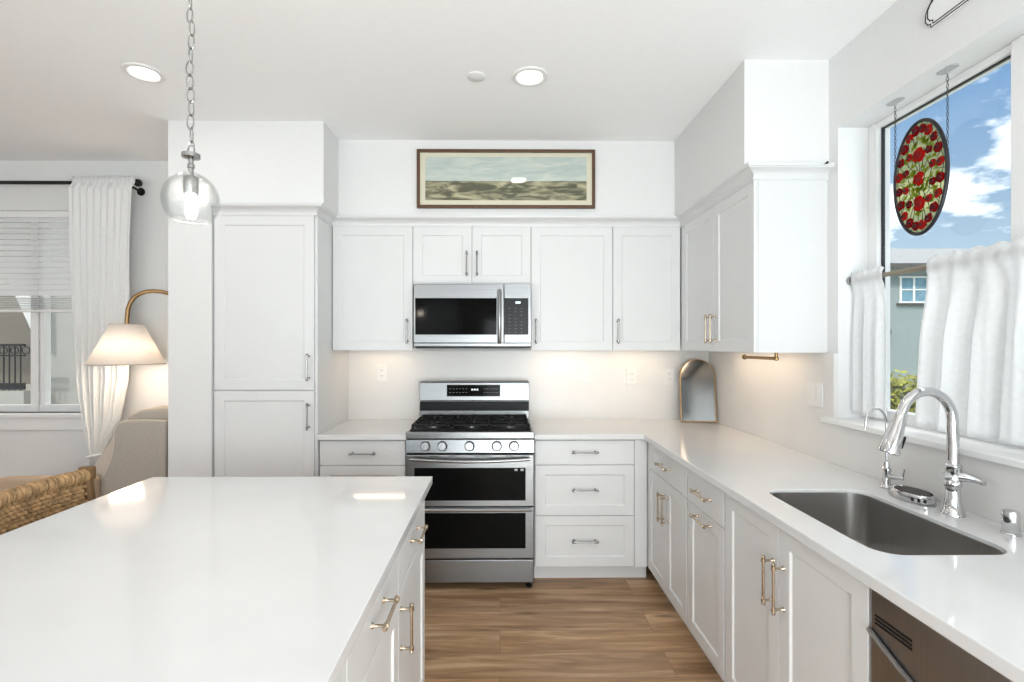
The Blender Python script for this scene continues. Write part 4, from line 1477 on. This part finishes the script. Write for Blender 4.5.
# ------------------------------------------------------------------ arc floor lamp
lx, ly = -2.405, 3.245
t = thing('arc_floor_lamp', 'brass arc floor lamp with a lit white cone shade beside the sheer curtain', 'floor lamp', (-2.035, 3.515, 0))
b = NB()
base_xy = (-2.035, 3.515)
pts = [(base_xy[0], base_xy[1], .02), (base_xy[0], base_xy[1], .8), (base_xy[0], base_xy[1], 1.45)]
for i in range(1, 17):
    a = PI * i / 16
    f_ = (1 - math.cos(a)) / 2
    zlo = 1.45 + (1.60 - 1.45) * f_
    pts.append((base_xy[0] + (lx - base_xy[0]) * f_, base_xy[1] + (ly - base_xy[1]) * f_, zlo + .26 * math.sin(a) ** .8))
pts.append((lx, ly, 1.56))
tube(b, pts, .013, 12)
obj('pole', b, BRASS, t, smooth=True)
obj('base', lathe(NB(), [(.078, 0.001), (.078, .018), (.07, .024), (.012, .03), (0, .03)], T(base_xy[0], base_xy[1], 0), 28), BRASS, t, smooth=True)
b = lathe(NB(), [(.088, 1.571), (.208, 1.318)], T(lx, ly, 0), 48, False)
sh_ = obj('lamp_shade', b, SHADE, t, smooth=True, solid=.003, label='white linen cone shade')
b = NB()
tube(b, [(lx + .208 * math.cos(2 * PI * i / 48), ly + .208 * math.sin(2 * PI * i / 48), 1.318) for i in range(48)], .0035, 6, closed=True)
tube(b, [(lx + .088 * math.cos(2 * PI * i / 36), ly + .088 * math.sin(2 * PI * i / 36), 1.571) for i in range(36)], .003, 6, closed=True)
for k in range(3):
    a = 2 * PI * k / 3
    tube(b, [(lx, ly, 1.56), (lx + .087 * math.cos(a), ly + .087 * math.sin(a), 1.570)], .002, 6)
obj('shade_trim', b, LINEND, sh_, smooth=True)
b = lathe(NB(), [(0, 1.40), (.02, 1.405), (.03, 1.43), (.02, 1.47), (.013, 1.49), (.013, 1.56), (0, 1.56)], T(lx, ly, 0), 20, False)
obj('bulb', b, BULB, t, smooth=True)
l = bpy.data.lights.new('bulb_light', 'POINT')
l.energy = 5.2
l.color = (1, .80, .60)
l.shadow_soft_size = .09
o = bpy.data.objects.new('bulb_light', l)
o.parent = t
o.location = Vector((lx, ly, 1.338)) - Vector((-2.035, 3.515, 0))
COL.objects.link(o)

# ------------------------------------------------------------------ wingback armchair
t = thing('wingback_armchair', 'beige wingback armchair by the wall end, facing the living room window', 'armchair', (-2.45, 3.19, 0))
MS = frm((0, 0, 0), (1, 0, 0), (0, 0, 1), (0, -1, 0))    # u = x, v = z, w = -y
wedge = [(p.x, p.y) for p in catmull([(-2.50, .52, 0), (-2.44, .56, 0), (-2.385, .62, 0), (-2.335, .70, 0), (-2.305, .78, 0), (-2.292, .86, 0), (-2.290, .92, 0), (-2.272, .965, 0), (-2.22, .985, 0), (-2.10, .99, 0), (-1.985, .985, 0)], 5)]
for y0, y1 in ((2.985, 3.045), (3.335, 3.395)):
    w_ = obj('side_wing', prism(NB(), wedge + [(-1.985, .16), (-2.50, .16)], -y1, -y0, MS), LINEN, t, bevel=0.014, segs=3, smooth=True)
    sg = 1 if y0 < 3.1 else -1
    band = [(u - .125 * max(0, min(1, (1.0 - v) * 4)), v - .004) for u, v in wedge]
    ya = y1 + .001 if sg > 0 else y0 - .030
    obj('wing_lining', prism(NB(), band + [(-1.99, .17), (-2.63, .17)], -(ya + .029), -ya, MS), LINEND, t, bevel=0.012, segs=3, smooth=True, label='pale lining of the wing')
    b = NB()
    yy = y0 + .006 if y0 < 3.1 else y1 - .006
    tube(b, [(u, yy, v + .001) for u, v in wedge], .0065, 8)
    obj('piping', b, LINEND, w_, smooth=True, label='pale piping')
b = NB()
prism(b, [(-2.13, .42), (-2.145, .86), (-2.28, .95), (-2.285, 1.01), (-2.20, 1.045), (-2.06, 1.052), (-1.99, 1.045), (-1.985, .18), (-2.08, .18)], -3.304, -3.076, MS)
obj('backrest', b, LINEN, t, bevel=0.02, segs=3, smooth=True)
obj('seat_base', bx(-2.93, -2.09, 3.077, 3.303, .17, .36), LINEN, t, bevel=0.012)
obj('seat_cushion', bx(-2.90, -2.15, 3.078, 3.302, .362, .47), TAN_SHADE, t, bevel=0.035, segs=4, smooth=True)
arm = [(p.x, p.y) for p in catmull([(-2.965, .58, 0), (-2.955, .640, 0), (-2.90, .668, 0), (-2.80, .672, 0), (-2.55, .672, 0), (-2.36, .672, 0)], 4)]
obj('arm', prism(NB(), [(-2.36, .16), (-2.965, .16)] + arm, -2.983, -2.905, MS), TAN_SHADE, t, bevel=0.02, segs=3, smooth=True, label='rounded arm with warm shade in its colour')  # same beige fabric as the wings, warm shade put into the colour
for x in (-2.86, -2.06):
    for y in (3.02, 3.36):
        obj('leg', tube(NB(), [(x, y, .175), (x, y, 0.0)], [.024, .015], 10), STOOLW, t)

# ------------------------------------------------------------------ woven counter stool
t = thing('woven_stool', 'woven rattan counter stool with a low back at the left side of the island', 'stool', (-1.60, 1.67, 0))
sx0, sx1, sy0, sy1, sh = -1.525, -1.125, 1.485, 1.925, .64
legs = [(-1.535, sy1 - .01, .955), (-1.535, sy0 + .01, .955), (sx1, sy1 - .02, sh), (sx1, sy0 + .02, sh)]
for x, y, zt_ in legs:
    obj('leg', tube(NB(), [(x - (.02 if zt_ < .9 else -.0), y, 0), (x, y, sh), (x - (.035 if zt_ > .9 else 0), y, zt_)], [.016, .019, .017], 10), STOOLW, t, smooth=True)
b = NB()
for z in (.22, .24):
    tube(b, [(-1.535, sy0 + .01, z), (-1.535, sy1 - .01, z)], .010, 8)
    tube(b, [(sx1 - .015, sy0 + .02, z), (sx1 - .015, sy1 - .02, z)], .010, 8)
tube(b, [(-1.535, sy0 + .01, .30), (sx1 - .01, sy0 + .02, .30)], .010, 8)
tube(b, [(-1.535, sy1 - .01, .30), (sx1 - .01, sy1 - .02, .30)], .010, 8)
obj('stretcher', b, STOOLW, t, smooth=True)
b = NB()
for i in range(26):
    y = sy0 + .02 + (sy1 - sy0 - .04) * i / 25
    tube(b, [(sx0 + .012 + (sx1 - sx0 - .012) * k / 24, y, sh - .012 + .005 * (1 if (k + i) % 2 else -1)) for k in range(25)], .0085, 6)
obj('seat', b, RATTAN, t, smooth=True)
# back: horizontal strands weaving past uprights, wrapped top rail
b = NB()
n_rows = 17
for r in range(n_rows):
    z = .690 + r * .0145
    lean = (z - sh) / (.955 - sh) * .035
    pts = []
    for k in range(41):
        s = k / 40
        y = sy0 + .005 + (sy1 - sy0 - .01) * s
        bow = -.03 * math.sin(PI * s)
        pts.append((-1.535 - lean + bow + .0075 * (1 if (k // 1 + r) % 2 else -1), y, z))
    tube(b, pts, .0068, 6)
for k in range(20):
    s = (k + .5) / 20
    y = sy0 + .005 + (sy1 - sy0 - .01) * s
    bow = -.03 * math.sin(PI * s)
    tube(b, [(-1.535 + bow, y, .66), (-1.57 + bow, y, .945)], .006, 6)
obj('backrest', b, RATTAN, t, smooth=True)
b = NB()
for k in range(58):
    s = (k + .5) / 58
    y = sy0 + .012 + (sy1 - sy0 - .024) * s
    bow = -.03 * math.sin(PI * s)
    R_ = .021 + .002 * math.sin(k * 2.4)
    tube(b, [(-1.571 + bow + R_ * math.cos(2 * PI * i / 12), y + .0015 * math.sin(2 * PI * i / 12), .945 + R_ * math.sin(2 * PI * i / 12)) for i in range(12)], .0050, 5, closed=True)
pts = []
for k in range(21):
    s = k / 20
    pts.append((-1.571 - .03 * math.sin(PI * s), sy0 + .01 + (sy1 - sy0 - .02) * s, .945))
tube(b, pts, .018, 8)
obj('top_rail', b, RATTAN, t, smooth=True)
obj('post_cap', bx(-1.598, -1.548, sy1 - .022, sy1 + .010, .925, .978), STOOLW, t, bevel=0.008, segs=3, label='dark wood post end')

# ------------------------------------------------------------------ outside, right: house, hedge, ground
GZ = -1.9
struct('ground', bx(-60, 90, YB + .6, 90, GZ - .2, GZ), GRASS)
hx0, hx1, hy = 17.5, 29, 26.0
t = thing('house', 'pale teal-grey house with a low roof outside the sink window', 'house', (22, hy, GZ))
obj('wall', bx(hx0, hx1, hy, hy + 8, GZ, 5.55), HOUSE, t)
b = NB()
prism(b, [(hy - .6, 5.55), (hy + 2.6, 7.0), (hy + 5.5, 7.0), (hy + 8.6, 5.55)], hx0 - .6, hx1 + .6, frm((0, 0, 0), (0, 1, 0), (0, 0, 1), (1, 0, 0)))
rf = obj('roof', b, ROOFM, t)
obj('gutter', bx(hx0 - .6, hx1 + .6, hy - .68, hy - .58, 5.42, 5.62), SOIL, rf)
for x, y in ((21.5, hy + 3), (22.6, hy + 3.4)):
    obj('roof_vent', lathe(NB(), [(.10, 6.8), (.10, 7.35), (.15, 7.37), (.15, 7.45), (0, 7.48)], T(x, y, 0), 12), SOIL, rf)
def hwin(x0, x1, z0, z1, n=2):
    b = NB()
    box(b, x0 - .09, x1 + .09, hy - .06, hy + .02, z0 - .09, z0)
    box(b, x0 - .09, x1 + .09, hy - .06, hy + .02, z1, z1 + .09)
    for k in range(n + 1):
        x = x0 + (x1 - x0) * k / n
        box(b, x - .045, x + .045, hy - .06, hy + .02, z0, z1)
    box(b, x0, x1, hy - .05, hy + .02, (z0 + z1) / 2 - .03, (z0 + z1) / 2 + .03)
    w = obj('window', b, TRIM, t)
    obj('pane', bx(x0, x1, hy - .02, hy + .01, z0, z1), HGLASS, w)
    obj('sill', bx(x0 - .2, x1 + .2, hy - .12, hy + .01, z0 - .20, z0 - .09), SOIL, w)
hwin(20.95, 22.35, 3.72, 4.95)
hwin(22.15, 23.05, 1.25, 2.65)
hwin(24.6, 26.0, 3.72, 4.95)
obj('foundation', bx(hx0 - .02, hx1 + .02, hy - .05, hy + .4, GZ, -1.15), SOIL, t)
obj('wall_lamp', bx(20.1, 20.3, hy - .25, hy, 2.0, 2.25), SOIL, t)
def shrub(name, label, cx, cy, z0, rx, rz, seed, m=LEAF, n=700, s=.07):
    rnd = random.Random(seed)
    t = thing(name, label, 'shrub', (cx, cy, z0))
    b = NB()
    for _ in range(n):
        th = rnd.uniform(0, 2 * PI)
        ph = math.acos(rnd.uniform(-.8, 1))
        q = rnd.uniform(.75, 1.0) * (1 + .12 * math.sin(3 * th + seed) + .1 * math.sin(5 * ph))
        p = Vector((cx + rx * q * math.sin(ph) * math.cos(th), cy + rx * q * math.sin(ph) * math.sin(th), z0 + rz + rz * q * math.cos(ph)))
        a = Vector((rnd.gauss(0, 1), rnd.gauss(0, 1), rnd.gauss(0, 1))).normalized()
        c = a.orthogonal().normalized()
        s_ = s * rnd.uniform(.7, 1.3)
        b.faces.new([b.verts.new(p + a * s_), b.verts.new(p + c * s_ * .5), b.verts.new(p - a * s_), b.verts.new(p - c * s_ * .5)])
    f_ = obj('foliage', b, m, t, tri=True)
    b = NB()
    for k in range(5):
        th = 2 * PI * k / 5
        tube(b, [(cx, cy, z0), (cx + rx * .6 * math.cos(th), cy + rx * .6 * math.sin(th), z0 + rz * 1.4)], [.03, .01], 6)
    obj('stem', b, SOIL, t)
shrub('shrub', 'yellow-green shrub outside seen between the cafe curtains', 10.05, 12.5, GZ + .001, .75, 1.25, 4, n=2200, s=.10)
shrub('shrub', 'low yellow-green shrub outside at the foot of the window view', 9.4, 10.8, GZ + .001, .65, .75, 9, n=1300, s=.08)

# outside, left: neighbouring wall and balcony
ny = 9.0
bx1 = -8.50
t = thing('neighbour_building', 'grey-beige stucco building with a railed balcony outside the living room window', 'building', (-7, ny, GZ))
obj('wall', bx(bx1, -2.0, ny + .5, ny + 4, GZ, 6), STUCCO, t)
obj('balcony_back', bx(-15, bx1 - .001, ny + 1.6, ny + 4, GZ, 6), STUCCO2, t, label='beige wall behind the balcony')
obj('balcony_slab', bx(-15, bx1 - .001, ny, ny + 1.59, .30, .62), STUCCO, t)
obj('balcony_front', bx(-15, bx1 - .001, ny + .1, ny + .3, GZ, .29), STUCCO, t)
b = NB()
box(b, -13, bx1 - .02, ny + .02, ny + .06, 1.42, 1.46)
box(b, -13, bx1 - .02, ny + .02, ny + .06, 1.24, 1.265)
box(b, -13, bx1 - .02, ny + .02, ny + .06, .64, .76)
x = -13
k = 0
while x < bx1 - .03:
    box(b, x, x + .016, ny + .03, ny + .046, .625, 1.42)
    if k % 2 == 0:
        tube(b, [(x + .10 + .07 * math.cos(2 * PI * i / 14), ny + .04, 1.345 + .065 * math.sin(2 * PI * i / 14)) for i in range(14)], .009, 6, closed=True)
    x += .10
    k += 1
obj('railing', b, DARKP, t, label='dark metal balcony railing')
b = NB()
rows = []
for j in range(16):
    z = 2.75 - 1.27 * j / 15
    row = []
    for i in range(31):
        u = i / 30
        xl = -9.15 + .58 * (j / 15) ** 1.1
        row.append(b.verts.new((xl + (-8.52 - xl) * u, ny + .35 + .05 * math.sin(u * 25), z)))
    rows.append(row)
for j in range(15):
    for i in range(30):
        b.faces.new((rows[j][i], rows[j][i + 1], rows[j + 1][i + 1], rows[j + 1][i]))
obj('outdoor_drape', b, SHEER, t, smooth=True, solid=.004, label='white drape at the balcony edge')
obj('balcony_lintel', bx(-15, bx1 - .001, ny + .25, ny + .5, 2.76, 3.0), STUCCO, t)
